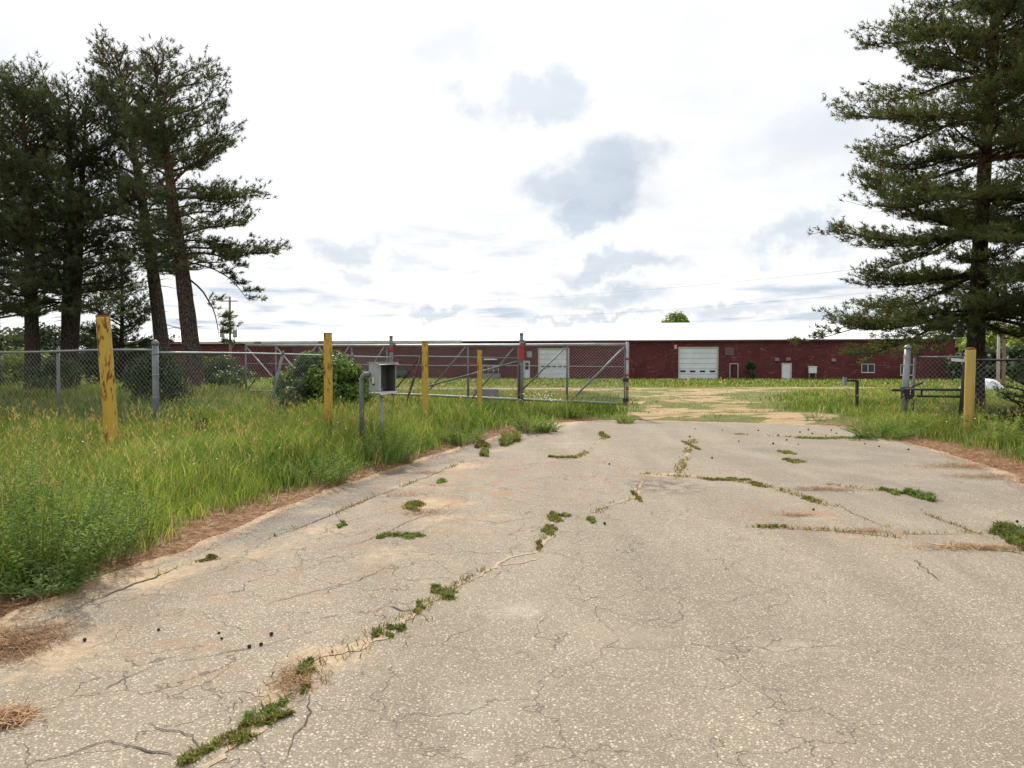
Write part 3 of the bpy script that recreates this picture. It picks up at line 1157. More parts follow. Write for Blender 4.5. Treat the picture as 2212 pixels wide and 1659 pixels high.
man_door(md_a, M['door_white'])
man_door(md_b, M['door_white'], True)
man_door(md_c, M['dark_red'])


def window(h):
    s0, s1, z0, z1 = h
    fr = MB()
    w = 0.08
    mid = (s0 + s1) / 2
    for a, b, c, d in ((s0 - w, s0, z0 - w, z1 + w), (s1, s1 + w, z0 - w, z1 + w), (s0 + 0.001, s1 - 0.001, z1, z1 + w), (s0 + 0.001, s1 - 0.001, z0 - w, z0), (mid - 0.04, mid + 0.04, z0 + 0.001, z1 - 0.001)):
        fr.hexa([bp(a, 0.04, c), bp(b, 0.04, c), bp(b, -0.12, c), bp(a, -0.12, c), bp(a, 0.04, d), bp(b, 0.04, d), bp(b, -0.12, d), bp(a, -0.12, d)])
    o = fr.build('window', M['window_frame'], building)
    bbox('pane', s0, mid - 0.04, -0.11, -0.09, z0, z1, M['glass'], o)
    bbox('pane', mid + 0.04, s1, -0.11, -0.09, z0, z1, M['glass'], o)
    bbox('sill', s0 - 0.12, s1 + 0.12, 0.0, 0.12, z0 - w - 0.06, z0 - w - 0.002, M['window_frame'], o)


window(win_a)
window(win_b)


def louver(r, mat=None):
    s0, s1, z0, z1 = r
    fr = MB()
    w = 0.07
    for a, b, c, d in ((s0, s0 + w, z0, z1), (s1 - w, s1, z0, z1), (s0 + w + .001, s1 - w - .001, z1 - w, z1), (s0 + w + .001, s1 - w - .001, z0, z0 + w)):
        fr.hexa([bp(a, 0.12, c), bp(b, 0.12, c), bp(b, 0.003, c), bp(a, 0.003, c), bp(a, 0.12, d), bp(b, 0.12, d), bp(b, 0.003, d), bp(a, 0.003, d)])
    o = fr.build('louver_vent', M['louver'], building)
    bbox('back', s0 + w, s1 - w, 0.003, 0.02, z0 + w, z1 - w, M['dark_red'], o)
    n = 7
    for k in range(n):
        zz = z0 + w + (z1 - z0 - 2 * w) * (k + 0.5) / n
        sl = MB()
        a, b = s0 + w + 0.005, s1 - w - 0.005
        sl.hexa([bp(a, 0.11, zz - 0.05), bp(b, 0.11, zz - 0.05), bp(b, 0.04, zz + 0.03), bp(a, 0.04, zz + 0.03), bp(a, 0.11, zz - 0.035), bp(b, 0.11, zz - 0.035), bp(b, 0.04, zz + 0.045),
                 bp(a, 0.04, zz + 0.045)])
        sl.build('slat', mat or M['trim'], o)


louver(rect(2175, 1043, 2201, 1065), M['louver'])
louver(rect(1580, 1053, 1597, 1073))
# wall lamps
for x, y in ((2330, 1078), (2364, 1077), (2500, 1080)):
    s, z = wall_p(*fpx(x, y))
    lb = MB()
    lb.hexa([bp(s - .32, .3, z - .22), bp(s + .32, .3, z - .22), bp(s + .32, .003, z - .22), bp(s - .32, .003, z - .22), bp(s - .26, .16, z + .22), bp(s + .26, .16, z + .22), bp(s + .26, .003, z + .22),
             bp(s - .26, .003, z + .22)])
    lb.build('wall_lamp', M['louver'], building)
# small faded sign
s0, s1, z0, z1 = rect(2022, 1034, 2031, 1047)
sg = bbox('wall_sign', s0, s1, 0.003, 0.05, z0, z1, M['sign_pink'])
bbox('sign_mark', s0 + 0.1, s1 - 0.1, 0.051, 0.056, z0 + (z1 - z0) * 0.62, z0 + (z1 - z0) * 0.86, M['white_paint'], sg)
bbox('sign_mark', s0 + 0.14, s1 - 0.14, 0.051, 0.056, z0 + (z1 - z0) * 0.2, z0 + (z1 - z0) * 0.42, M['white_paint'], sg)
# white meter cabinet on legs
s0, s1, z0, z1 = rect(2423, 1101, 2446, 1119)
cab = thing('meter_cabinet', bp((s0 + s1) / 2, 0.7, GZ), 'white cabinet on short legs against the red wall', 'cabinet')
mbx = MB()
mbx.hexa([bp(s0, 0.9, z0), bp(s1, 0.9, z0), bp(s1, 0.3, z0), bp(s0, 0.3, z0), bp(s0, 0.9, z1), bp(s1, 0.9, z1), bp(s1, 0.3, z1), bp(s0, 0.3, z1)])
mbx.build('body', M['white_paint'], cab)
mbx = MB()
mbx.hexa([bp(s0 - .06, 0.98, z1 + .002), bp(s1 + .06, 0.98, z1 + .002), bp(s1 + .06, 0.25, z1 + .002), bp(s0 - .06, 0.25, z1 + .002), bp(s0 - .06, 0.98, z1 + .07), bp(s1 + .06, 0.98, z1 + .07),
          bp(s1 + .06, 0.25, z1 + .12), bp(s0 - .06, 0.25, z1 + .12)])
mbx.build('lid', M['white_paint'], cab)
for s in (s0 + 0.1, s1 - 0.1):
    for o_ in (0.38, 0.82):
        MB().tube([bp(s, o_, GZ - 0.1), bp(s, o_, z0)], 0.05, 6).build('leg', M['galv_dark'], cab)

# stair landing with railings by the left door
s0 = wall_s(1455 / 1.38878)
s1 = wall_s(1504 / 1.38878)
dock = thing('loading_step', bp((s0 + s1) / 2, 1.0, GZ), 'small loading step with pale railings against the red wall', 'step')
mbx = MB()
mbx.hexa([bp(s0, 2.0, GZ - .1), bp(s1, 2.0, GZ - .1), bp(s1, 0.01, GZ - .1), bp(s0, 0.01, GZ - .1), bp(s0, 2.0, GZ + .75), bp(s1, 2.0, GZ + .75), bp(s1, 0.01, GZ + .75), bp(s0, 0.01, GZ + .75)])
mbx.build('platform', M['concrete'], dock)
for k in range(4):
    s = s0 + 0.08 + (s1 - s0 - 0.16) * k / 3
    MB().tube([bp(s, 1.9, GZ + .75), bp(s, 1.9, GZ + 1.85)], 0.045, 6).build('railing_post', M['yellow_rail'], dock)
for zz in (1.3, 1.88):
    MB().tube([bp(s0 + .03, 1.9, GZ + zz), bp(s1 - .03, 1.9, GZ + zz)], 0.04, 6).build('railing', M['yellow_rail'], dock)
s, z = wall_p(*fpx(1476, 1080))
bbox('canopy', s - 1.0, s + 0.8, 0.003, 1.2, z, z + 0.2, M['white_paint'])
# black sheet standing in for the darkness of an opening behind the landing
s0_, s1_, z0_, z1_ = rect(1455, 1089, 1500, 1112)
bbox('dark_opening_sheet', s0_, s1_, 0.003, 0.06, z0_, z1_, M['black'])

# machinery by the wall
p = BL + BU * wall_s(1224 / 1.38878) + BN * 3.5
mach = thing('old_machine', (p.x, p.y, GZ), 'dark green old machine parked by the red wall, seen through the gate', 'machine')
MB().box((p.x, p.y, GZ + 0.9), 1.9, 1.2, 0.7).build('body', M['green_machine'], mach)
mbx = MB()
mbx.hexa([(p.x - .2, p.y - .5, GZ + 1.251), (p.x + .8, p.y - .5, GZ + 1.251), (p.x + .8, p.y + .5, GZ + 1.251), (p.x - .2, p.y + .5, GZ + 1.251),
          (p.x + .1, p.y - .4, GZ + 2.1), (p.x + .7, p.y - .4, GZ + 2.1), (p.x + .7, p.y + .4, GZ + 2.1), (p.x + .1, p.y + .4, GZ + 2.1)])
mbx.build('cab', M['black'], mach)
MB().box((p.x - 1.5, p.y, GZ + .62), 1.1, 1.0, 0.16).build('tray', M['white_paint'], mach)
for dx in (-.65, .65):
    for dy in (-.68, .68):
        w = MB()
        w.lathe((p.x + dx, p.y + dy - 0.11, GZ + 0.4), [(0.2, 0), (0.42, 0.02), (0.45, 0.11), (0.42, 0.2), (0.2, 0.22)], 14, (0, 1, 0))
        w.build('wheel', M['black'], mach)


# ------------------------------------------------------------------ bollards
def bollard(px, top_y, dist, dia, lean_px, mat, label, seed, dome=False):
    base_x = xz(px + lean_px, dist)
    zb = float(ground_z(base_x, dist))
    top = At(px, top_y, dist)
    rnd = random.Random(seed)
    ob_mb = MB()
    base = Vector((base_x, dist, zb - 0.05))
    axis_v = (top - base)
    H = axis_v.length
    rows = 40
    sides = 28
    prof = []
    for k in range(rows + 1):
        h = H * k / rows
        r = dia / 2 * (1 + 0.012 * math.sin(k * 0.9 + seed))
        prof.append((r, h))
    if dome:
        prof += [(dia / 2 * 0.93, H + 0.015), (dia / 2 * 0.6, H + 0.03), (0.012, H + 0.035)]
    else:
        prof += [(dia / 2 - 0.012, H), (dia / 2 - 0.013, H - 0.035), (0.02, H - 0.04)]
    ob_mb.lathe(base, prof, sides, axis_v)
    ob = ob_mb.build('yellow_bollard', mat, None, base)
    a = ob.data.attributes.new('h', 'FLOAT', 'POINT')
    hv = np.zeros(len(ob.data.vertices), np.float32)
    for k in range(len(prof)):
        hv[k * sides:(k + 1) * sides] = min(1.0, max(0, (prof[k][1]) / H))
    a.data.foreach_set('value', hv)
    tag(ob, label, 'bollard', 'yellow steel bollards')
    return ob


bollard(222, 681, 10.6, 0.188, 22, M['bollard_rusty'], 'tall yellow bollard with rust patches, nearest and leftmost, in tall grass', 1)
bollard(708, 719, 14.2, 0.163, 1, M['bollard_worn'], 'tall yellow bollard in front of the leafy round bush', 2)
bollard(918, 738, 18.0, 0.153, 0, M['bollard_worn'], 'rust streaked yellow bollard just right of the grey control box', 3)
bollard(1036, 755, 21.0, 0.137, 0, M['bollard_worn'], 'thinnest yellow bollard, in front of the sliding gate and grey slab', 4)
bollard(2097, 754, 15.6, 0.192, -3, M['bollard_clean'], 'clean smooth yellow bollard on the right in front of the pine trunk', 5, True)


# ------------------------------------------------------------------ chain link
def chainlink(name, P0, P1, z0, z1, parent, mat, pitch=0.105, rad=0.0027, spikes=0.045, lean=None):
    """woven mesh between two ground points; z0/z1 functions of u in 0..1 (bottom and top heights)"""
    a, b = Vector((P0[0], P0[1], 0)), Vector((P1[0], P1[1], 0))
    L = (b - a).length
    d = (b - a).normalized()
    nrm = Vector((-d.y, d.x, 0))
    mb = MB()
    H = max(z1(0), z1(0.5), z1(1)) - min(z0(0), z0(0.5), z0(1))
    n = int((L + H) / pitch) + 1
    for fam in (1, -1):
        for k in range(-int(H / pitch) - 1, n):
            u0 = k * pitch
            pts = []
            steps = 7
            for j in range(steps + 1):
                v = j / steps
                u = u0 + v * H if fam == 1 else u0 + (1 - v) * H
                if u < 0 or u > L:
                    # clip to the ends
                    uc = min(max(u, 0), L)
                    vc = (uc - u0) / H if fam == 1 else 1 - (uc - u0) / H
                    if not (0 <= vc <= 1) or abs(vc - v) > 1.0 / steps:
                        continue
                    u, v = uc, vc
                t = u / L
                z = z0(t) + (z1(t) + spikes - z0(t)) * v
                q = a + d * u + nrm * (0.003 * fam)
                if lean:
                    q = q + lean(t, v)
                pts.append((q.x, q.y, z))
            if len(pts) > 1:
                mb.tube(pts, rad, 3, cap=False)
    ob = mb.build(name, mat, parent)
    ob['kind'] = 'stuff'
    return ob


def post(name, p, z0, z1, r, mat, parent, tip=None, cap=True, sides=12):
    top = Vector((p[0], p[1], z1)) if tip is None else Vector(tip)
    bot = Vector((p[0], p[1], z0))
    ob = MB().tube([bot, top], r, sides).build(name, mat, parent)
    if cap:
        c = MB()
        ax = (top - bot).normalized()
        c.lathe(top - ax * 0.02, [(r * 1.15, 0), (r * 1.18, 0.05), (r * 0.95, 0.075), (r * 0.5, 0.10), (0.005, 0.11)], 12, ax)
        c.build('post_cap', mat, ob)
    return ob


# left run, roughly parallel to the drive mouth
c0 = Vector((xz(336, 15.0), 15.0, 0))
fl = Vector((xz(-260, 17.3), 17.3, 0))
fence_l = thing('chain_link_fence', (c0.x, c0.y, 0), 'grey chain link fence in front of the tall pines, running out of the left edge', 'fence', 'chain link fences')
TOPL = 1.86


def lz0(t):
    p = fl.lerp(c0, t)
    return float(ground_z(p.x, p.y)) + 0.03


def lz1(t):
    p = fl.lerp(c0, t)
    return TOPL + 0.02 * math.sin(t * 9)


chainlink('mesh', fl, c0, lz0, lz1, fence_l, M['wire'])
MB().tube([(fl.lerp(c0, t).x, fl.lerp(c0, t).y, lz1(t)) for t in np.linspace(0, 0.99, 14)], 0.021, 8).build('top_rail', M['galv'], fence_l)
for px in (-100, 123):
    d_ = ray(px, 785)
    # intersection with the run
    den = (c0.x - fl.x) * d_.y - (c0.y - fl.y) * d_.x
    t = (-(fl.x) * d_.y + fl.y * d_.x) / den
    p = fl.lerp(c0, t)
    post('post', (p.x, p.y + 0.04), -0.1, TOPL - 0.01, 0.033, M['galv_dark'], fence_l)
ca = post('corner_post', (c0.x, c0.y), -0.1, TOPL + 0.13, 0.062, M['galv_dark'], fence_l)
for zz in (0.45, 0.9, 1.35, 1.78):
    MB().lathe((c0.x, c0.y, zz), [(0.066, 0), (0.069, 0.006), (0.069, 0.024), (0.066, 0.03)], 12).build('tension_band', M['galv'], fence_l)

# run from the corner back to the gate post
g850 = Vector((xz(851, 24.5), 24.5, 0))
fence_g = thing('chain_link_fence', (g850.x, g850.y, 0), 'sagging chain link fence with leaning posts between corner post and gate, by the bush', 'fence', 'chain link fences')


def gz0(t):
    p = c0.lerp(g850, t)
    return float(ground_z(p.x, p.y)) + 0.03


def gz1(t):
    return 1.82 + 0.02 * math.sin(t * 5)


chainlink('mesh', c0 + (g850 - c0) * 0.008, g850 - (g850 - c0) * 0.006, gz0, gz1, fence_g, M['wire'], 0.105, 0.0019)
MB().tube([(c0.lerp(g850, t).x, c0.lerp(g850, t).y, gz1(t)) for t in np.linspace(0.006, 0.993, 16)], 0.021, 8).build('top_rail', M['galv_light'], fence_g)
for t, dx, dy in ((0.405, -0.34, -0.25), (0.735, -0.13, -0.1)):
    p = c0.lerp(g850, t)
    post('leaning_post', (p.x + dx, p.y + dy + 0.03), -0.1, 0, 0.036, M['galv_dark'], fence_g, tip=(p.x + 0.03, p.y + 0.05, gz1(t) + 0.0))

# ------------------------------------------------------------------ sliding gate
# stations: picture column, distance, bottom z, top z
GST = [(1355, 22.0, 0.40, 2.17), (1130, 23.0, 0.47, 2.168), (850, 24.5, 0.575, 2.19), (530, 26.5, 0.62, 2.25)]


def gate_pt(px, which, off=0.0):
    xs = [s[0] for s in GST][::-1]
    d = np.interp(px, xs, [s[1] for s in GST][::-1])
    # depth varies linearly along the straight gate: intersect the ray with the gate line instead
    a = Vector((xz(GST[0][0], GST[0][1]), GST[0][1], 0))
    b = Vector((xz(GST[3][0], GST[3][1]), GST[3][1], 0))
    r = ray(px, 785)
    den = (b.x - a.x) * r.y - (b.y - a.y) * r.x
    t = (-(a.x) * r.y + a.y * r.x) / den
    p = a.lerp(b, t)
    z = np.interp(t, [0, 0.24, 0.53, 1.0], [s[2 if which == 0 else 3] for s in GST])
    if which not in (0, 1):
        zb, zt = gate_pt(px, 0).z, gate_pt(px, 1).z
        z = zb + (zt - zb) * which
    n = Vector((b.y - a.y, a.x - b.x, 0)).normalized()
    if n.y > 0:
        n = -n
    q = p + n * off
    return Vector((q.x, q.y, float(z)))


gA = gate_pt(1355, 0)
gate = thing('sliding_gate', (gA.x, gA.y, 0), 'long grey cantilever sliding gate with diagonal braces and mesh, slid partly open', 'gate')
ups = [1350, 1225, 1120, 1011, 850 - 14, 760, 690, 606 - 10, 531]
gx0, gx1 = 531, 1355
MB().tube([gate_pt(x, 1) for x in np.linspace(gx0, gx1, 12)], 0.045, 10).build('top_rail', M['galv_light'], gate)
MB().tube([gate_pt(x, 0) for x in np.linspace(gx0, gx1, 12)], 0.042, 10).build('bottom_rail', M['galv'], gate)
e0, e1 = gate_pt(1355, 0), gate_pt(1355, 1)
endp = MB().tube([e0 - Vector((0, 0, .05)), e1 + Vector((0, 0, 0.07))], 0.05, 12).build('end_stile', M['galv_light'], gate)
MB().tube([gate_pt(1349, 0.02), gate_pt(1349, 0.97)], 0.018, 8).build('tension_bar', M['galv_dark'], gate)
for f_, c in ((0.73, 'red_band'), (0.46, 'red_band'), (0.235, 'red_band')):
    q = gate_pt(1355, f_)
    MB().lathe(q, [(0.052, 0), (0.053, 0.005), (0.053, 0.07), (0.052, 0.075)], 12).build('red_band', M[c], gate)
for f_ in (0.40, 0.065):
    q = gate_pt(1351, f_)
    MB().box(q + Vector((0, -0.05, 0)), 0.16, 0.12, 0.10).build('latch_block', M['black'], gate)
for x in ups[1:]:
    MB().tube([gate_pt(x, 0.02), gate_pt(x, 0.98)], 0.03 if x > 540 else 0.036, 8).build('upright', M['galv_dark'], gate)


def brace(xa, fa, xb, fb, r=0.024, m='galv', off=0.07):
    MB().tube([gate_pt(xa, fa, off), gate_pt(xb, fb, off)], r, 8).build('diagonal_brace', M[m], gate)


brace(1235, 0.02, 1350, 0.96, 0.028)
brace(1130, 0.18, 1222, 0.95, 0.026)
brace(1020, -0.03, 1112, 0.95, 0.024, 'galv_dark')
brace(930, 0.12, 1008, 0.97, 0.024, 'galv_dark')
brace(850, 0.05, 925, 0.97, 0.02, 'rust_steel', 0.0)
brace(772, 0.05, 832, 0.97, 0.022, 'galv')
brace(696, 0.05, 756, 0.97, 0.022, 'galv')
brace(598, 0.05, 686, 0.97, 0.022, 'galv')
brace(535, 0.96, 618, 0.02, 0.026, 'galv_light')
brace(600, 0.96, 680, 0.02, 0.024, 'galv_light')
brace(692, 0.96, 756, 0.05, 0.022, 'galv_light')
brace(535, 0.02, 596, 0.96, 0.018, 'dark_steel', 0.0)
MB().tube([gate_pt(x, 0.62 if x > 1010 else 0.60, -0.03) for x in np.linspace(531, 1350, 9)], 0.011, 6).build('truss_rod', M['galv_light'], gate)
MB().tube([gate_pt(x, 0.09, 0.02) for x in (1225, 1345)], 0.012, 6).build('latch_rod', M['galv_dark'], gate)
ga, gb = gate_pt(533, 0, -0.05), gate_pt(1348, 0, -0.05)
gvec = (gb - ga)


def gm0(t):
    return float(np.interp(t, [0, 0.47, 0.76, 1], [0.62, 0.575, 0.47, 0.40])) + 0.0


def gm1(t):
    return float(np.interp(t, [0, 0.47, 0.76, 1], [2.25, 2.19, 2.168, 2.17])) - 0.04


# only the working half carries mesh
mid = ga.lerp(gb, 0.14)
chainlink('mesh', mid, gb, lambda t: gm0(0.14 + 0.86 * t), lambda t: gm1(0.14 + 0.86 * t), gate, M['wire'], 0.10, 0.0034, 0.0)


def roller_post(px, dist_off, top, label, r=0.058):
    p = gate_pt(px, 0, 0.16)
    zb = float(ground_z(p.x, p.y)) - 0.1
    o = thing('gate_post', (p.x, p.y, zb), label, 'post', 'round steel gate posts')
    pb = MB().tube([(p.x, p.y, zb), (p.x, p.y, top)], r, 14).build('post', M['galv_dark'], o)
    c = MB()
    c.lathe((p.x, p.y, top - 0.02), [(r * 1.12, 0), (r * 1.14, 0.045), (r * 0.9, 0.065), (0.006, 0.07)], 14)
    c.build('post_cap', M['galv'], pb)
    b = MB()
    b.lathe((p.x, p.y, top - 0.50), [(r + .004, 0), (r + .006, .004), (r + .006, .186), (r + .004, .19)], 14)
    b.build('red_band', M['red_band'], o)
    for zz in (0.20, 0.29):
        MB().lathe((p.x, p.y, top - zz), [(r + .006, 0), (r + .010, .004), (r + .010, .036), (r + .006, .04)], 14).build('clamp', M['galv'], o)
    # roller over the top rail
    rl = MB()
    rl.lathe((p.x + 0.09, p.y + 0.02, top - 0.24), [(0.03, 0), (0.055, 0.01), (0.04, 0.06), (0.055, 0.11), (0.03, 0.12)], 12, (0, 1, 0))
    rl.build('roller', M['galv_dark'], o)
    MB().box((p.x + 0.07, p.y + 0.07, top - 0.24), 0.12, 0.03, 0.12).build('roller_bracket', M['galv_dark'], o)
    return o, p


post_a, pa = roller_post(850, 0, 2.47, 'round grey gate post with red band behind the grey control box')
post_b, pb_ = roller_post(1130, 0, 2.50, 'tall round gate post with red box near the middle of the sliding gate')
# red reflector box and rusty lower pipe on the second post
MB().box((pb_.x - 0.01, pb_.y - 0.09, 1.86), 0.17, 0.06, 0.34).build('red_panel', M['red_band'], post_b)
MB().tube([(pb_.x - 0.07, pb_.y - 0.02, 0.05), (pb_.x - 0.06, pb_.y - 0.02, 1.55)], 0.035, 10).build('rusty_pipe', M['rust_steel'], post_b)
MB().tube([(pb_.x + 0.04, pb_.y + 0.12, 0.05), (pb_.x + 0.04, pb_.y + 0.12, 1.75)], 0.03, 10).build('conduit', M['galv'], post_b)
# bars fixed between the two posts
bars = thing('guide_bar', (pa.x, pa.y, 0), 'thin grey horizontal bar with slanting strut between the two gate posts', 'bar')
q0, q1 = gate_pt(858, 0.5, 0.19), gate_pt(1122, 0.5, 0.19)
MB().tube([Vector((q0.x, q0.y, At(858, 769, q0.y).z)), Vector((q1.x, q1.y, At(1122, 773.5, q1.y).z))], 0.02, 8).build('bar', M['galv_dark'], bars)
q0, q1 = gate_pt(926, 0.5, 0.25), gate_pt(1124, 0.5, 0.25)
MB().tube([Vector((q0.x, q0.y, At(926, 836, q0.y).z)), Vector((q1.x, q1.y, At(1124, 780, q1.y).z))], 0.026, 8).build('strut', M['galv_dark'], bars)

# dark pole leaning on the gate
q0, q1 = At(880, 862, 23.6), At(912, 762, 24.0)
lp = MB().tube([(q0.x, q0.y, float(ground_z(q0.x, q0.y)) - 0.02), q0, q1], 0.036, 8).build('leaning_pole', M['rust_steel'], None, (q0.x, q0.y, 0))
tag(lp, 'dark rusty pole leaning against the gate left of the bollard', 'pole')

# grey slab standing in grass behind the gate
q = At(1050, 850, 24.6)
sl = MB()
w_, h_ = 0.86, 0.72
zb = float(ground_z(q.x, q.y)) - 0.05
sl.hexa([(q.x - w_ / 2, q.y - .10, zb), (q.x + w_ / 2 + .05, q.y - .10, zb), (q.x + w_ / 2 + .05, q.y + .25, zb), (q.x - w_ / 2, q.y + .25, zb),
         (q.x - w_ / 2 + .03, q.y + .0, zb + h_), (q.x + w_ / 2 - .02, q.y + .0, zb + h_ - .01), (q.x + w_ / 2 - .02, q.y + .22, zb + h_ - .01), (q.x - w_ / 2 + .03, q.y + .22, zb + h_)])
tag(sl.build('concrete_slab', M['concrete'], None, (q.x, q.y, zb)), 'grey concrete block standing in the grass behind the gate', 'block')

# ------------------------------------------------------------------ control box on posts
D_BOX = 12.4
bxw = xz(781, D_BOX)
ctrl_base = Vector((bxw, D_BOX, float(ground_z(bxw, D_BOX)) - 0.05))
ctrl = thing('control_box', ctrl_base, 'open grey metal control cabinet on two posts in the grass', 'cabinet')
r_ = 0.042
elbow_z = At(781, 809, D_BOX).z
arm_end = At(805, 806, D_BOX + 0.05)
pp = [ctrl_base, (bxw, D_BOX, elbow_z - 0.09), (bxw + 0.02, D_BOX, elbow_z - 0.03), (bxw + 0.06, D_BOX + .005, elbow_z), (bxw + 0.1, D_BOX + .01, elbow_z + 0.002), (arm_end.x, D_BOX + .03, elbow_z + .004)]
MB().tube(pp, r_, 12).build('gooseneck_post', M['galv_dark'], ctrl)
c2 = At(824, 846, D_BOX + 0.06)
MB().tube([(c2.x, c2.y, ctrl_base.z), (c2.x, c2.y, c2.z + 0.06)], 0.024, 10).build('conduit', M['galv'], ctrl)
# cabinet: turned so that its left side and open front both show
cc = At(826, 814, D_BOX + 0.08)
yaw = R(-44)                      # front faces right of the camera
fx = Vector((math.cos(yaw) * 1.0, math.sin(yaw) * -1.0, 0))     # along the front, to the right (and away)
fn = Vector((fx.y, -fx.x, 0))
if fn.y > 0:
    fn = -fn
upv = Vector((0, 0, 1))
wF, dS, hB = 0.37, 0.275, 0.475
th = 0.012


def cbox(name, u, v, w, su, sv, sw, mat, parent=None):
    """u along front, v outward, w up"""
    c = cc + fx * u + fn * v + upv * w
    return MB().box(c, su, sv, sw, fx, fn, upv).build(name, mat, parent or ctrl)


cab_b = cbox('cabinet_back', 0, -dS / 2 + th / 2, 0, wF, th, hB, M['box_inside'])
sideL = cbox('side_panel', -wF / 2 + th / 2, th / 2 + .001, 0, th, dS - th - .002, hB, M['box_paint'])
cbox('side_panel', wF / 2 - th / 2, th / 2 + .001, 0, th, dS - th - .002, hB, M['box_paint'])
cbox('top_panel', 0, 0.01, hB / 2 + th / 2 + .001, wF + 0.03, dS + 0.05, th, M['box_paint'])
cbox('bottom_panel', 0, 0, -hB / 2 - th / 2 - .001, wF, dS, th, M['box_paint'])
cbox('front_lip', -wF / 2 + 0.03, dS / 2 + th / 2 + .002, 0, 0.05, th, hB - .004, M['box_paint'])
# dark sheets that paint the shade inside the cabinet
cbox('inner_shade_sheet', wF / 2 - th - 0.004, 0.0, 0, 0.005, dS - 0.03, hB - 0.01, M['box_inside'])
cbox('inner_shade_sheet', 0, 0.0, -hB / 2 + 0.004, wF - 0.04, dS - 0.03, 0.005, M['black'])
kp = cbox('keypad', -0.05, -dS / 2 + 0.05, 0.02, 0.12, 0.06, 0.20, M['black'])
for i in range(4):
    cbox('keypad_button', -0.02, -dS / 2 + 0.085, 0.085 - i * 0.045, 0.025, 0.012, 0.022, M['white_plastic'], kp)
hb = cbox('latch_handle', -wF / 2 - 0.014, 0.03, -0.06, 0.025, 0.022, 0.10, M['white_plastic'], sideL)
cbox('latch_tip', -wF / 2 - 0.016, 0.03, -0.125, 0.022, 0.02, 0.03, M['black'], sideL)
cbox('hasp', -wF / 2 - 0.01, -0.05, -0.05, 0.016, 0.02, 0.045, M['galv_dark'], sideL)
# rain flap over the opening
flap = MB()
a = cc + fx * (-wF / 2 - 0.03) + fn * (dS / 2 + 0.002) + upv * (hB / 2 - 0.005)
b2 = cc + fx * (wF / 2 + 0.015) + fn * (dS / 2 + 0.002) + upv * (hB / 2 - 0.005)
out = fn * 0.09 - upv * 0.035
flap.hexa([a, a + out, b2 + out * 0.6, b2, a + upv * .006, a + out + upv * .006, b2 + out * 0.6 + upv * .006, b2 + upv * .006])
flap.build('rain_flap', M['box_paint'], ctrl)
fl2 = MB()
a = cc + fx * (-wF / 2) + fn * (dS / 2 + 0.01) - upv * (hB / 2 + 0.012)
b2 = cc + fx * (wF / 2) + fn * (dS / 2 + 0.01) - upv * (hB / 2 + 0.012)
out = fn * 0.10 - upv * 0.05
fl2.hexa([a, a + out, b2 + out * .2, b2, a + upv * .005, a + out + upv * .005, b2 + out * .2 + upv * .005, b2 + upv * .005])
fl2.build('bottom_lip', M['trim'], ctrl)

# card reader stand beyond the drive mouth
q = At(1851, 850, 22.6)
zb = float(ground_z(q.x, q.y)) - 0.05
za = At(1851, 821, 22.6).z
cr = thing('card_reader_stand', (q.x, q.y, zb), 'dark square card reader stand with a bent arm, in grass near the dirt drive', 'stand')
MB().box((q.x, q.y, (zb + za) / 2), 0.075, 0.075, za - zb).build('post', M['dark_steel'], cr)
MB().box((q.x - 0.185, q.y, za - 0.02), 0.29, 0.06, 0.06).build('arm', M['dark_steel'], cr)
MB().box((q.x - 0.375, q.y, za - 0.04), 0.085, 0.12, 0.26).build('reader', M['galv'], cr)
MB().box((q.x - 0.375, q.y, za + 0.105), 0.10, 0.14, 0.03).build('reader_hood', M['dark_steel'], cr)

# ------------------------------------------------------------------ right gate
DR = 19.2
q = Vector((xz(1953, DR), DR, 0))
zb = float(ground_z(q.x, q.y)) - 0.1
tp = At(1961, 752, DR)
lat = thing('latch_post', (q.x, q.y, zb), 'thick pale grey steel post with a black lock box, right of the drive', 'post')
post('post', (q.x, q.y), zb, 0, 0.083, M['galv'], lat, tip=tp)
lb_ = At(1960, 849, DR - 0.12)
lbx = MB().box(lb_, 0.26, 0.16, 0.30).build('lock_box', M['black'], lat)
MB().box(lb_ + Vector((0, -0.09, 0.12)), 0.24, 0.02, 0.04).build('lock_plate', M['galv_dark'], lbx)
MB().box(At(1936, 843, DR - 0.15), 0.22, 0.05, 0.06).build('strike_bar', M['dark_steel'], lat)
MB().tube([At(1948, 846, DR - .15), At(1994, 826, DR - .15)], 0.02, 8).build('lever', M['dark_steel'], lat)
MB().tube([At(1953, 858, DR - .1), At(1957, 868, DR - .1), At(1963, 868, DR - .1), At(1966, 858, DR - .1)], 0.012, 6).build('shackle', M['galv'], lat)

sg0 = Vector((xz(1975, 19.6), 19.6, 0))
sg1 = Vector((xz(2086, 18.6), 18.6, 0))
sgate = thing('chain_link_gate', (sg0.x, sg0.y, 0), 'small chain link gate panel with two dark crossbars, right of the drive', 'gate')
ztop = At(1985, 771, 19.5).z
post('stile', (sg0.x - .05, sg0.y), -0.1, 0, 0.036, M['galv_dark'], sgate, tip=At(1977, 764, 19.6))
post('stile', (sg1.x, sg1.y), -0.1, ztop + .03, 0.05, M['galv_dark'], sgate)
MB().tube([(sg1.x - .16, sg1.y - .05, -0.1), (sg1.x - .06, sg1.y - .05, ztop - .15)], 0.05, 10).build('brace_post', M['dark_steel'], sgate)
MB().tube([(sg0.x + .05, sg0.y, ztop), (sg1.x, sg1.y, ztop)], 0.02, 8).build('top_rail', M['galv'], sgate)
for yy in (841, 855.5):
    MB().tube([At(1966, yy, 19.4), At(2084, yy + 1.5, 18.55)], 0.028, 8).build('crossbar', M['dark_steel'], sgate)
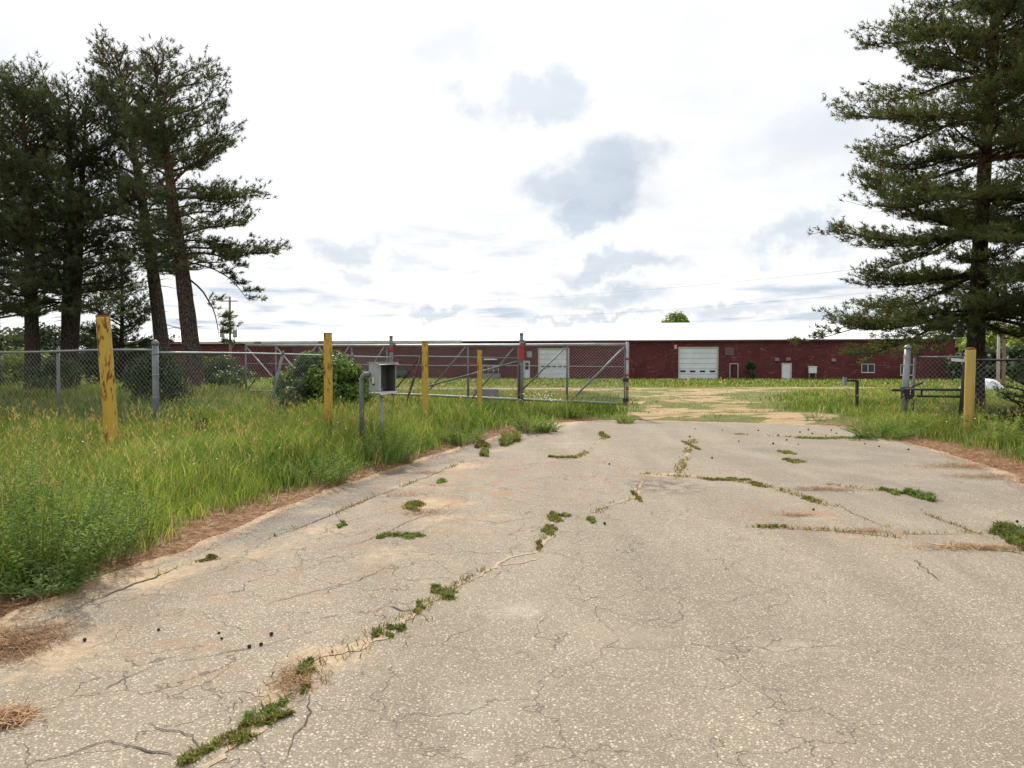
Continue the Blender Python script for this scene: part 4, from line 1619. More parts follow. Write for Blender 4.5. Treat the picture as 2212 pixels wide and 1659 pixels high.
MB().tube([At(1991, 842, 19.25), At(1991, 855, 19.25)], 0.025, 8).build('spacer', M['dark_steel'], sgate)
pl = At(2071, 778, 18.6)
MB().box(pl, 0.36, 0.01, 0.075, (1, -0.08, -0.08), (0, 1, 0), (0.08, 0, 1)).build('plate', M['white_plastic'], sgate)
chainlink('mesh', sg0 + Vector((.08, 0, 0)), sg1 - Vector((.05, 0, 0)), lambda t: 0.12, lambda t: ztop - 0.02, sgate, M['wire_dark'], 0.12, 0.0042, 0.03)
MB().tube([At(1974, 860, 19.35), (At(1972, 860, 19.35).x, 19.35, 0.0)], 0.016, 8).build('drop_rod', M['dark_steel'], sgate)

fr0 = Vector((xz(2092, 18.5), 18.5, 0))
fr1 = Vector((xz(2420, 16.5), 16.5, 0))
fence_r = thing('chain_link_fence', (fr0.x, fr0.y, 0), 'dark chain link fence right of the smooth yellow bollard', 'fence', 'chain link fences')
zr = At(2150, 778, 18.1).z
MB().tube([(fr0.x, fr0.y, zr), (fr1.x, fr1.y, zr + .02)], 0.03, 8).build('top_rail', M['dark_steel'], fence_r)
chainlink('mesh', fr0, fr1, lambda t: 0.1, lambda t: zr - .01, fence_r, M['wire_dark'], 0.13, 0.0042, 0.03)
post('post', (fr1.x, fr1.y), -0.1, zr, 0.04, M['galv_dark'], fence_r)
pm = fr0.lerp(fr1, 0.62)
post('post', (pm.x, pm.y + .05), -0.1, zr, 0.04, M['galv_dark'], fence_r)


# ------------------------------------------------------------------ poles and wires
def pole(px, dist, top_z, r, mat, label, name='utility_pole'):
    x = xz(px, dist)
    zb = zgf(x, dist) - 0.2
    o = thing(name, (x, dist, zb), label, 'pole')
    MB().tube([(x, dist, zb), (x, dist, top_z)], [r, r * 0.72], 12).build('shaft', M[mat], o)
    return o, Vector((x, dist, top_z))


DP = 98
p1, t1 = pole(498, DP, 10.4, 0.19, 'pole_wood', 'utility pole with two grey transformers in front of the red building')
MB().box((t1.x + 0.25, t1.y - .2, 7.9), 1.9, 0.12, 0.12).build('crossarm', M['pole_wood'], p1)
MB().box((t1.x, t1.y - .2, 9.8), 2.2, 0.12, 0.12).build('crossarm', M['pole_wood'], p1)
for dx in (-0.95, 0.75):
    tr = MB()
    tr.lathe((t1.x + dx, t1.y - .25, 5.0), [(0.22, 0), (0.30, 0.04), (0.30, 0.95), (0.24, 1.02), (0.1, 1.05)], 14)
    tro = tr.build('transformer', M['transformer'], p1)
    for q in (-0.14, 0.14):
        MB().lathe((t1.x + dx + q, t1.y - .25, 6.04), [(0.04, 0), (0.06, 0.08), (0.04, 0.12), (0.06, 0.2), (0.03, 0.34)], 8).build('bushing', M['transformer'], tro)
MB().box((t1.x - .1, t1.y - .22, 5.55), 1.3, 0.08, 0.10).build('bracket', M['galv_dark'], p1)
MB().tube([(t1.x + 0.7, t1.y - .3, 5.0), (t1.x + .75, t1.y - .3, 4.3), (t1.x + .25, t1.y - .25, 3.6), (t1.x + .2, t1.y - .2, -.2)], 0.05, 6).build('conduit', M['galv_dark'], p1)

DP2 = 58
p2, t2 = pole(2168, DP2, 13.0, 0.13, 'pole_wood', 'tall thin weathered pole behind the right pine')
p3, t3 = pole(2156, DP2 - 2.5, 3.9, 0.125, 'pole_pale', 'short pale pole standing beside the tall thin pole')
p4 = None


def wire(a, b, sag, label):
    pts = []
    for k in range(25):
        t = k / 24
        q = a.lerp(b, t)
        pts.append((q.x, q.y, q.z - sag * 4 * t * (1 - t)))
    o = MB().tube(pts, 0.009, 4).build('power_line', M['dark_steel'], None, a)
    tag(o, label, 'cable', 'overhead wires')


wire(Vector((t2.x, t2.y, 10.2)), Vector((-30, 170, 15.5)), 1.2, 'uppermost thin overhead wire above the white roof')
wire(Vector((t2.x, t2.y, 8.2)), Vector((-20, 160, 12.0)), 1.4, 'lower thin overhead wire just above the white roof')

# white tarp heap
q = Vector((xz(2122, 44), 44, 0))
q.z = zgf(q.x, q.y)
tp_ = MB()
for_r = []
nU, nV = 22, 9
i0 = 0
for j in range(nV + 1):
    ph = math.pi / 2 * j / nV
    for i in range(nU):
        th_ = 2 * math.pi * i / nU
        r1 = 1.0 + 0.12 * math.sin(3 * th_ + 1) + 0.08 * math.sin(7 * th_)
        tp_.v.append((q.x + 1.25 * r1 * math.cos(ph) ** 0.6 * math.cos(th_), q.y + 0.8 * r1 * math.cos(ph) ** 0.6 * math.sin(th_), q.z - 0.05 + 0.85 * math.sin(ph) * (1 + 0.06 * math.sin(5 * th_))))
for j in range(nV):
    for i in range(nU):
        i2 = (i + 1) % nU
        tp_.f.append((j * nU + i, j * nU + i2, (j + 1) * nU + i2, (j + 1) * nU + i))
        tp_.s.append(True)
tag(tp_.build('tarp_covered_heap', M['tarp'], None, q), 'white covered heap in the grass behind the right bollard', 'heap')


# ------------------------------------------------------------------ foliage builders
def needles(pos, dirs, colr, n_need, length, width, seed, spread=0.9):
    """needle tufts: thin triangles fanned round each twig direction"""
    rng = np.random.default_rng(seed)
    N = len(pos)
    P = np.repeat(pos, n_need, 0)
    D = np.repeat(dirs, n_need, 0)
    C = np.repeat(colr, n_need, 0)
    r = rng.normal(size=P.shape)
    nd = D + r * spread
    nd /= np.linalg.norm(nd, axis=1, keepdims=True) + 1e-9
    P = P + D * (rng.random((len(P), 1)) - 0.5) * length * 0.9
    L = length * (0.7 + 0.6 * rng.random((len(P), 1)))
    side = np.cross(nd, rng.normal(size=P.shape))
    side /= np.linalg.norm(side, axis=1, keepdims=True) + 1e-9
    W = width * (0.7 + 0.6 * rng.random((len(P), 1)))
    v0 = P - side * W / 2
    v1 = P + side * W / 2
    v2 = P + nd * L
    verts = np.stack([v0, v1, v2], 1).reshape(-1, 3)
    tris = np.arange(len(verts)).reshape(-1, 3)
    C = C * (0.85 + 0.3 * rng.random((len(C), 1)))
    cols = np.repeat(C, 3, 0)
    return verts, tris, cols


def pine(name, base, height, r0, lean, prof, start, nb, label, seed, group='pine trees', tint=(0.035, 0.062, 0.026), bark='bark', droop=0.0, up=0.25, tuft=15, nlen=0.145, nwid=0.024,
         sec_gap=0.15, tuft_gap=0.068, fork=None, dead=0.0, asym=None, bare=0, whorl=False, plate=0.35, brown=0.03, gap=0.30, extra=()):
    rnd = random.Random(seed)
    base = Vector(base)
    o = thing(name, base, label, 'pine tree', group)
    # trunk
    n = 14
    tz = [k / (n - 1) for k in range(n)]
    pts = []
    wob = [rnd.uniform(-1, 1) for _ in range(4)]
    for t in tz:
        x = lean[0] * t ** 1.2 + 0.10 * math.sin(t * 5 + wob[0] * 3) * t * wob[1]
        y = lean[1] * t ** 1.2 + 0.10 * math.sin(t * 4 + wob[2] * 3) * t
        pts.append(base + Vector((x, y, t * height - 0.15 * (t == 0))))
    rad = [max(0.02, r0 * (1 - t) ** 0.75 * (1 + 0.55 * math.exp(-t * height / 0.35))) for t in tz]
    tm = MB()
    # finer base for the root flare
    fp, frad = [], []
    for k in range(n - 1):
        for j in range(3):
            u = j / 3
            fp.append(pts[k].lerp(pts[k + 1], u))
            t = tz[k] + (tz[k + 1] - tz[k]) * u
            frad.append(max(0.02, r0 * (1 - t) ** 0.75 * (1 + 0.45 * math.exp(-t * height / 0.35))) * (1 + 0.03 * rnd.uniform(-1, 1)))
    fp.append(pts[-1])
    frad.append(0.02)
    tm.tube(fp, frad, 14)
    trunk = tm.build('trunk', M[bark], o)

    def trunk_at(t):
        f = t * (n - 1)
        k = min(int(f), n - 2)
        return pts[k].lerp(pts[k + 1], f - k)
    stems = [(trunk_at, 1.0)]
    bm_ = MB()
    if fork:
        ft, fdx, fdy = fork
        q0 = trunk_at(ft)
        fpts = [q0 + Vector((fdx * (s ** 0.8), fdy * s, (height * 0.97 - ft * height) * s)) for s in np.linspace(0, 1, 9)]
        bm_.tube(fpts, [max(0.02, r0 * 0.75 * (1 - s) ** 0.75) for s in np.linspace(ft, 1, 9)], 12)

        def fork_at(t, fpts=fpts, ft=ft):
            s = min(max((t - ft) / (1 - ft), 0), 1) * 8
            k = min(int(s), 7)
            return fpts[k].lerp(fpts[k + 1], s - k)
        stems.append((fork_at, 1.0))
    tp, td = [], []
    ga_ = rnd.random() * 6.28
    for i in range(nb):
        t = start + (1 - start) * (i + rnd.random() * 0.8) / nb
        t = min(t, 0.995)
        if whorl:
            nl = 13
            tl = start + (1 - start) * (math.floor((t - start) / (1 - start) * nl) + 0.5 + rnd.uniform(-0.14, 0.14)) / nl
            t = min(0.99, tl)
        at = stems[i % len(stems)][0]
        ga_ += 2.4 + rnd.uniform(-0.5, 0.5)
        az = ga_
        L = float(np.interp(t, [p[0] for p in prof], [p[1] for p in prof])) * rnd.uniform(0.62, 1.12)
        if asym:
            L *= asym(az, t)
        if L < 0.15:
            continue
        el = up + (t - start) / (1 - start) * 0.75 + rnd.uniform(-0.18, 0.18) - droop
        h = Vector((math.cos(az), math.sin(az), 0))
        p = at(t)
        bpts = [p]
        ns = 7
        e = el
        hz = 0.0
        for k in range(ns):
            e += rnd.uniform(-0.16, 0.16) + (0.10 if k > ns * 0.55 else -0.07)
            hz += rnd.uniform(-0.14, 0.14)
            hh = Vector((math.cos(az + hz), math.sin(az + hz), 0))
            p = p + (hh * math.cos(e) + Vector((0, 0, math.sin(e)))) * (L / ns)
            bpts.append(p)
        br = 0.016 + 0.011 * L
        bm_.tube(bpts, [br * (1 - 0.85 * k / ns) + 0.004 for k in range(ns + 1)], 6, cap=False)
        isdead = rnd.random() < dead
        # side shoots
        s = 0.22 if L > 1.2 else 0.1
        sgn = 1
        while s < 1.0:
            f = s * ns
            k = min(int(f), ns - 1)
            q = bpts[k].lerp(bpts[k + 1], f - k)
            tang = (bpts[k + 1] - bpts[k]).normalized()
            lat_ = tang.cross(Vector((0, 0, 1)))
            if lat_.length < 1e-3:
                lat_ = Vector((1, 0, 0))
            lat_.normalize()
            sl_ = L * (0.16 + 0.26 * (1 - abs(s - 0.45))) * rnd.uniform(0.6, 1.15)
            sl_ = min(sl_, 1.25)
            dv = (tang * rnd.uniform(0.5, 1.0) + lat_ * sgn * rnd.uniform(0.6, 1.1) + Vector((0, 0, rnd.uniform(-0.12, plate)))).normalized()
            m_ = q + dv * sl_ * 0.5 + Vector((rnd.uniform(-.05, .05), rnd.uniform(-.05, .05), 0))
            e_ = q + dv * sl_ + Vector((0, 0, sl_ * 0.12))
            bm_.tube([q, m_, e_], [0.010, 0.007, 0.004], 3, cap=False)
            if not isdead:
                nt_ = max(2, int(sl_ / tuft_gap))
                for j in range(nt_):
                    u = (j + 1) / nt_
                    if u < 0.3 and rnd.random() < 0.6:
                        continue
                    w = q.lerp(m_, u * 2) if u < 0.5 else m_.lerp(e_, u * 2 - 1)
                    jit = (0.085 + 0.055 * u) * min(1.0, nlen / 0.14)
                    tp.append((w.x + rnd.gauss(0, jit), w.y + rnd.gauss(0, jit), w.z + abs(rnd.gauss(0, jit * 0.8))))
                    dd = (dv + Vector((rnd.uniform(-.5, .5), rnd.uniform(-.5, .5), 0.45))).normalized()
                    td.append(tuple(dd))
            s += sec_gap / L * rnd.uniform(0.6, 1.3)
            sgn = -sgn
        if not isdead:
            for j in range(4):
                tp.append(tuple(bpts[-1] + Vector((rnd.gauss(0, .06), rnd.gauss(0, .06), rnd.gauss(0, .06)))))
                td.append(tuple((bpts[-1] - bpts[-2]).normalized()))
    # single drooping boughs
    for (t, az, L, e0, de) in extra:
        p = trunk_at(t)
        bpts = [p]
        for k in range(9):
            e0 += de + rnd.uniform(-.12, .12)
            az += rnd.uniform(-.15, .15)
            p = p + (Vector((math.cos(az), math.sin(az), 0)) * math.cos(e0) + Vector((0, 0, math.sin(e0)))) * (L / 9)
            bpts.append(p)
        bm_.tube(bpts, [0.045 - 0.004 * k for k in range(10)], 6, cap=False)
        for k in range(4, 10):
            for j in range(3):
                a2 = az + rnd.uniform(-1.6, 1.6)
                ll = rnd.uniform(0.35, 0.85)
                dv = Vector((math.cos(a2), math.sin(a2), rnd.uniform(-.25, .2)))
                e_ = bpts[k] + dv * ll
                bm_.tube([bpts[k], bpts[k].lerp(e_, 0.5) + Vector((0, 0, rnd.uniform(-.06, .06))), e_], [0.01, 0.007, 0.004], 3, cap=False)
                for i_ in range(9):
                    w = bpts[k].lerp(e_, 0.35 + 0.65 * i_ / 8)
                    tp.append((w.x + rnd.gauss(0, .06), w.y + rnd.gauss(0, .06), w.z + abs(rnd.gauss(0, .06))))
                    td.append(tuple((dv + Vector((0, 0, .5))).normalized()))
    # dead lower stubs
    for i in range(bare):
        t = rnd.uniform(0.12, start + 0.1)
        p = trunk_at(t)
        az = rnd.random() * 6.28
        bp_ = [p]
        L = rnd.uniform(0.3, 1.3)
        for k in range(4):
            p = p + Vector((math.cos(az), math.sin(az), rnd.uniform(-0.3, 0.25))) * L / 4
            bp_.append(p)
            az += rnd.uniform(-.3, .3)
        bm_.tube(bp_, [0.02, 0.016, 0.012, 0.008, 0.003], 4, cap=False)
    bm_.build('branches', M[bark], o)
    tp = np.array(tp)
    td = np.array(td)
    rng = np.random.default_rng(seed)
    # uneven cover: thin places between the clumps
    den = fbm(tp[:, 0] * 0.8 + tp[:, 2] * 0.35, tp[:, 2] * 1.5 + tp[:, 1] * 0.6, 1.5, seed + 7)
    keep = rng.random(len(tp)) < np.clip(0.12 + (den - gap) * 5.0, 0.08, 1)
    tp, td = tp[keep], td[keep]
    nn = fbm(tp[:, 0] + tp[:, 2] * 0.7, tp[:, 1] + tp[:, 2] * 1.3, 1.2, seed)
    base_c = np.array(tint)
    cols = base_c[None] * (0.65 + 0.75 * nn)[:, None] * (0.85 + 0.3 * rng.random((len(tp), 1)))
    warm = rng.random(len(tp)) < 0.25
    cols[warm] *= np.array([1.35, 1.15, 0.85])
    bm = (rng.random(len(tp)) < brown) | ((nn < 0.25) & (rng.random(len(tp)) < brown * 8))
    cols[bm] = np.array([0.10, 0.055, 0.025])
    v, f, c = needles(tp, td, cols, tuft, nlen, nwid, seed)
    cr_ = np_mesh('crown', v, f, M['needles'], c, o)
    cr_['kind'] = 'stuff'
    return o


def tree_base(px, dist):
    x = xz(px, dist)
    return (x, dist, zgf(x, dist))


def right_bias(amt, direction=0.0):
    return lambda az, t: 1.0 + amt * math.cos(az - direction)


TL = (0.078, 0.105, 0.056)
pine('pine_tree', tree_base(421, 27.5), 12.3, 0.36, (-1.5, 0.3), [(0.36, 1.9), (0.45, 2.6), (0.6, 2.35), (0.75, 2.1), (0.9, 1.7), (1.0, 0.6)], 0.36, 96,
     'tall pine with thick leaning trunk, rightmost of the left group, by the fence', 11, tint=TL, asym=right_bias(0.25), gap=0.37, bare=9, droop=0.12, dead=0.06,
     extra=((0.40, -0.15, 2.9, 0.0, -0.13), (0.36, 0.2, 2.9, -0.35, -0.11), (0.46, -0.3, 3.0, 0.1, -0.08)))
pine('pine_tree', tree_base(358, 30.5), 13.3, 0.33, (-1.7, 0.0), [(0.36, 1.8), (0.55, 2.5), (0.75, 2.3), (0.92, 1.8), (1.0, 0.7)], 0.36, 96,
     'tall pine with reddish trunk, second from the right in the left group, highest crown', 12, tint=TL, gap=0.37, bare=7, dead=0.05)
pine('pine_tree', tree_base(150, 29.0), 11.5, 0.36, (0.1, 0.2), [(0.26, 2.5), (0.45, 2.8), (0.7, 2.6), (0.9, 2.0), (1.0, 0.8)], 0.26, 100,
     'tall dark pine whose trunk forks low into two stems, in the left group', 13, tint=TL, fork=(0.08, 0.75, 0.1), gap=0.35, bare=8, dead=0.08, bark='bark_dark')
pine('pine_tree', tree_base(72, 28.0), 11.6, 0.29, (-0.4, 0.3), [(0.24, 2.2), (0.45, 2.6), (0.7, 2.4), (0.9, 1.7), (1.0, 0.6)], 0.24, 84,
     'tall dark pine with single straight trunk near the left edge', 14, tint=TL, gap=0.35, bare=7, dead=0.08, bark='bark_dark')
pine('pine_tree', tree_base(-18, 30.5), 12.8, 0.30, (0.2, 0.2), [(0.22, 2.6), (0.5, 3.2), (0.75, 3.0), (0.92, 2.0), (1.0, 0.7)], 0.22, 78,
     'pine cut by the left edge of the picture, trunk mostly hidden', 15, tint=TL, bare=4, bark='bark_dark')
pine('pine_tree', tree_base(262, 35), 6.6, 0.14, (0.1, 0.0), [(0.04, 2.0), (0.3, 2.1), (0.6, 1.5), (0.85, 0.9), (1.0, 0.3)], 0.04, 80,
     'low dense dark evergreen growing between the left pines', 16, tint=(0.034, 0.055, 0.028), up=0.1, bark='bark_dark')
TR = (0.092, 0.118, 0.048)
pine('pine_tree', tree_base(2104, 22.0), 17.5, 0.27, (0.75, 0.2), [(0.10, 3.9), (0.16, 4.1), (0.3, 3.8), (0.45, 3.65), (0.6, 3.4), (0.75, 2.8), (0.9, 1.5), (1.0, 0.4)], 0.135, 165,
     'big layered pine on the right, its lowest boughs reaching down over the red wall', 21, tint=TR, bark='bark_dark', up=0.10, droop=0.12, whorl=True, tuft=11, nlen=0.13, nwid=0.024,
     sec_gap=0.12, tuft_gap=0.06, gap=0.20, brown=0.06, plate=0.22,
     extra=((0.155, 3.25, 4.9, 0.05, -0.055), (0.15, 3.6, 4.4, -0.05, -0.04), (0.30, 3.1, 4.7, -0.05, 0.02)))
pine('pine_tree', tree_base(2330, 21.0), 15.5, 0.25, (0.1, 0.1), [(0.10, 3.2), (0.3, 3.6), (0.6, 3.2), (0.85, 1.8), (1.0, 0.4)], 0.20, 70,
     'pine outside the right edge whose bough tips enter the picture', 22, tint=TR, bark='bark_dark', up=0.05, droop=0.1, whorl=True, tuft=10, nlen=0.15, nwid=0.02)
pine('evergreen_sapling', tree_base(2216, 15.2), 1.75, 0.03, (0.05, 0.0), [(0.05, 0.75), (0.4, 0.6), (0.8, 0.3), (1.0, 0.08)], 0.06, 34,
     'bushy dark young evergreen at the right edge beside the fence', 23, group='young evergreens', tint=(0.030, 0.052, 0.024), gap=0.05, brown=0.0, bark='bark_dark', up=0.1, tuft=14, nlen=0.07, nwid=0.008, sec_gap=0.09, tuft_gap=0.05)
pine('evergreen_sapling', tree_base(437, 13.2), 0.62, 0.011, (0.0, 0.0), [(0.2, 0.28), (0.6, 0.2), (1.0, 0.05)], 0.25, 16,
     'tiny pine sapling standing alone in the grass behind the first bollard', 24, group='young evergreens', tint=(0.035, 0.06, 0.022), gap=0.0, brown=0.0, bark='bark_dark', up=0.35, tuft=14, nlen=0.06, nwid=0.006, sec_gap=0.07,
     tuft_gap=0.04)


def leaf_cloud(centres, radii, n_per, size, tint, seed, flat=0.75, var=0.35):
    """leaf quads packed in the outer part of several lumps"""
    rng = np.random.default_rng(seed)
    vs, cs = [], []
    for (cx, cy, cz), (rx, ry, rz) in zip(centres, radii):
        n = n_per
        d = rng.normal(size=(n, 3))
        d /= np.linalg.norm(d, axis=1, keepdims=True)
        r = 1 - 0.55 * rng.random((n, 1)) ** 2.0
        r = r * (0.85 + 0.3 * rng.random((n, 1)))
        p = np.array([cx, cy, cz]) + d * r * np.array([rx, ry, rz])
        nrm = d + rng.normal(size=(n, 3)) * 0.6 + np.array([0, 0, 0.3])
        nrm /= np.linalg.norm(nrm, axis=1, keepdims=True)
        a = np.cross(nrm, rng.normal(size=(n, 3)))
        a /= np.linalg.norm(a, axis=1, keepdims=True) + 1e-9
        b = np.cross(nrm, a)
        s = size * (0.6 + 0.8 * rng.random((n, 1)))
        q = np.stack([p - a * s * 0.5, p + b * s * 0.32, p + a * s * 0.5, p - b * s * 0.32], 1)
        c = np.array(tint)[None] * (1 - var + 2 * var * rng.random((n, 1)))
        vs.append(q.reshape(-1, 3))
        cs.append(np.repeat(c, 4, 0))
    v = np.concatenate(vs)
    return v, np.arange(len(v)).reshape(-1, 4), np.concatenate(cs)


def leafy_tree(px, dist, h, w, label, seed, tint, n_l=14, n_per=160, size=0.5, group='trees behind the yard', trunk_h=0.3, bush=False, zbase=None):
    x = xz(px, dist)
    zb = zgf(x, dist) if zbase is None else zbase
    rnd = random.Random(seed)
    o = thing('leafy_shrub' if bush else 'leafy_tree', (x, dist, zb), label, 'shrub' if bush else 'tree', group)
    cs, rs = [], []
    for k in range(n_l):
        a = rnd.random() * 6.28
        t = rnd.random()
        zc = h * (trunk_h + (1 - trunk_h) * (0.12 + 0.74 * t))
        rr = w / 2 * math.sin(math.pi * (0.18 + 0.7 * t)) * rnd.uniform(0.2, 0.75)
        cs.append((x + rr * math.cos(a), dist + rr * math.sin(a), zb + zc))
        s = rnd.uniform(0.16, 0.27)
        rs.append((w * s, w * s, min(h * 0.2, w * s * 0.8)))
    tm = MB()
    tm.tube([(x, dist, zb - .1), (x + .05, dist, zb + h * 0.35), (x, dist, zb + h * 0.8)], [h * 0.025 + .02, h * 0.018 + .01, 0.02], 8)
    for c in cs[::2]:
        tm.tube([(x, dist, zb + h * 0.3), c], [h * 0.01 + .005, 0.01], 5, cap=False)
    tm.build('trunk', M['bark_grey'], o)
    v, f, c = leaf_cloud(cs, rs, n_per, size, tint, seed)
    cr_ = np_mesh('crown', v, f, M['leaves'], c, o)
    cr_['kind'] = 'stuff'
    return o


leafy_tree(1460, 150, 12.6, 8.8, 'bright green round tree top rising behind the white roof', 31, (0.16, 0.22, 0.03), 26, 260, 0.62, trunk_h=0.28)
YG = (0.25, 0.30, 0.055)
for k, (px, d, h, w, tn, lab) in enumerate((
        (2075, 125, 7.0, 9, YG, 'yellow green tree seen just left of the right pine trunk, past the building end'),
        (2135, 118, 7.6, 9, YG, 'yellow green tree beyond the fence, directly right of the pine trunk'),
        (2190, 112, 8.4, 10, (0.22, 0.27, 0.055), 'light green tree beyond the short pale pole'),
        (2250, 108, 8.8, 10, YG, 'light green tree cut by the right edge beyond the fence'),
        (2120, 96, 4.4, 9, (0.05, 0.08, 0.025), 'dark low tree under the yellow green trees, behind the right bollard'),
        (2205, 92, 4.6, 9, (0.045, 0.075, 0.025), 'dark low tree under the light green trees at the right edge'),
        (18, 95, 6.8, 12, (0.06, 0.085, 0.03), 'distant green tree seen between the trunks at the left edge'),
        (105, 110, 8.0, 12, (0.035, 0.05, 0.028), 'distant dark tree between the leftmost trunks'),
        (215, 100, 7.0, 11, (0.05, 0.075, 0.03), 'distant green tree just left of the nearest bollard top'),
        (300, 96, 5.4, 8, (0.055, 0.08, 0.03), 'distant green tree behind the nearest bollard'))):
    leafy_tree(px, d, h, w, lab, 40 + k, tn, 18, 200, 0.55, trunk_h=0.08)
leafy_tree(30, 48, 3.0, 5.0, 'bright yellow green shrub behind the leftmost fence', 60, (0.14, 0.19, 0.03), 14, 220, 0.22, 'shrubs by the fence', 0.05, True)
leafy_tree(345, 21.5, 1.9, 2.3, 'round green bush behind the fence at the foot of the pines', 61, (0.055, 0.085, 0.026), 18, 520, 0.085, 'shrubs by the fence', 0.04, True)
leafy_tree(110, 27, 1.3, 2.6, 'low shrub between the dark pine trunks behind the fence', 64, (0.05, 0.08, 0.025), 14, 420, 0.085, 'shrubs by the fence', 0.02, True)
leafy_tree(470, 30.0, 1.4, 2.8, 'low green shrub right of the rightmost left pine', 62, (0.065, 0.105, 0.028), 14, 380, 0.10, 'shrubs by the fence', 0.02, True)
x_, z_ = fpx(2252, 1110)
leafy_tree(x_, 102, 3.0, 1.7, 'narrow dark shrub growing against the red wall right of the boarded door', 63, (0.045, 0.07, 0.026), 14, 120, 0.22, 'shrubs by the fence', 0.03, True)


# vine-covered mound by the fence
def vine_bush():
    d = 20.6
    x = xz(690, d)
    zb = float(ground_z(x, d))
    o = thing('vine_bush', (x, d, zb), 'dense round bush of glossy vine leaves swallowing the chain link fence', 'bush')
    rng = np.random.default_rng(70)
    rnd = random.Random(70)
    cs, rs = [], []
    for k in range(44):
        a = rnd.random() * 6.28
        t = rnd.random() ** 0.7
        prof = 1.42 * (1 - (t * 0.88) ** 2.8)
        rr = prof * rnd.uniform(0.55, 0.9)
        cs.append((x + rr * math.cos(a) * 1.02, d + rr * math.sin(a) * 0.8 + 0.15, zb + 0.12 + t * 1.5))
        s = rnd.uniform(0.26, 0.46)
        rs.append((s, s, s * 0.8))
    v, f, c = leaf_cloud(cs, rs, 620, 0.10, (0.125, 0.195, 0.042), 71, var=0.4)
    lf = np_mesh('leaves', v, f, M['leaves'], c, o)
    lf['kind'] = 'stuff'
    tm = MB()
    for k in range(16):
        c_ = cs[k]
        tm.tube([(x + rnd.uniform(-.3, .3), d + rnd.uniform(-.2, .2), zb - .05), (x * .4 + c_[0] * .6, d * .4 + c_[1] * .6, (zb + c_[2]) / 2), c_], [0.02, 0.014, 0.006], 5, cap=False)
    tm.build('stems', M['bark_grey'], o)
    # dark inner leaves paint the shade in the heart of the bush
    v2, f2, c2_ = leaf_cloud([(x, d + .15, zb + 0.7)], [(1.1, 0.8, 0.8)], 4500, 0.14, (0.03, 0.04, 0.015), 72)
    ic = np_mesh('shade_foliage', v2, f2, M['leaves'], c2_, o)
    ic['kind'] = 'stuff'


vine_bush()


# ------------------------------------------------------------------ grass
def blades(x, y, z, h, w, lean_amt, colr, seed, droop=0.5):
    """curved blades: 5 verts, 3 triangles"""
    rng = np.random.default_rng(seed)
    n = len(x)
    az = rng.random(n) * 2 * np.pi
    fa = rng.random(n) * 2 * np.pi
    ln = lean_amt * (0.3 + rng.random(n)) * h
    dx, dy = np.cos(az) * ln, np.sin(az) * ln
    sx, sy = np.cos(fa) * w / 2, np.sin(fa) * w / 2
    b = np.stack([x, y, z - 0.02], 1)
    s = np.stack([sx, sy, np.zeros(n)], 1)
    m = b + np.stack([dx * 0.35, dy * 0.35, h * 0.58], 1)
    tpt = b + np.stack([dx, dy, h * (1 - 0.25 * lean_amt)], 1)
    v = np.stack([b - s, b + s, m - s * 0.75, m + s * 0.75, tpt], 1).reshape(-1, 3)
    i = np.arange(n)[:, None] * 5
    f = np.concatenate([i + np.array([[0, 1, 3]]), i + np.array([[0, 3, 2]]), i + np.array([[2, 3, 4]])])
    c = np.repeat(colr, 5, 0)
    return v, f, c


G_GREEN = np.array([0.080, 0.165, 0.030])
G_LIME = np.array([0.215, 0.300, 0.062])
G_STRAW = np.array([0.40, 0.34, 0.17])


def grass_cols(x, y, seed, straw=0.1, dark=1.0):
    rng = np.random.default_rng(seed)
    n = len(x)
    m = np.clip(fbm(x, y, 1.6, 77) * 2.4 - 0.7 + rng.normal(0, 0.2, n), 0, 1)[:, None]
    c = G_GREEN * (1 - m) + G_LIME * m
    st = (rng.random(n) < straw * (0.4 + 1.2 * fbm(x, y, 1.4, 78)))
    c[st] = G_STRAW * (0.7 + 0.5 * rng.random((st.sum(), 1)))
    return c * (0.55 + 0.9 * rng.random((n, 1)) ** 1.3) * dark


def grass_patch(name, label, boxes, seed):
    """boxes: list of (x0,x1,y0,y1,density,height,width,region test)"""
    V, Fc, C = [], [], []
    off = 0
    rng = np.random.default_rng(seed)
    for k, (x0, x1, y0, y1, dens, h0, w0, test, straw, lean) in enumerate(boxes):
        n = int((x1 - x0) * (y1 - y0) * dens)
        x = rng.uniform(x0, x1, n)
        y = rng.uniform(y0, y1, n)
        # inside a little more than the view
        vis = np.abs(x) < y * 0.78 + 1.5
        x, y = x[vis], y[vis]
        prob, hm = test(x, y)
        keep = rng.random(len(x)) < prob
        x, y, hm = x[keep], y[keep], hm[keep]
        if len(x) == 0:
            continue
        h = h0 * hm * (0.55 + 0.7 * rng.random(len(x)))
        w = w0 * (0.6 + 0.8 * rng.random(len(x)))
        z = ground_z(x, y)
        c = grass_cols(x, y, seed + k, straw)
        v, f, c = blades(x, y, z, h, w, lean, c, seed + 100 + k)
        V.append(v)
        Fc.append(f + off)
        C.append(c)
        off += len(v)
    o = np_mesh(name, np.concatenate(V), np.concatenate(Fc), M['grass'], np.concatenate(C))
    tag(o, label, 'grass', kind='stuff')
    return o


def under_trees(x, y):
    """thin, short cover on the mound below the pines"""
    return np.exp(-(((x + 15) / 6.0) ** 2 + ((y - 27) / 5.0) ** 2))


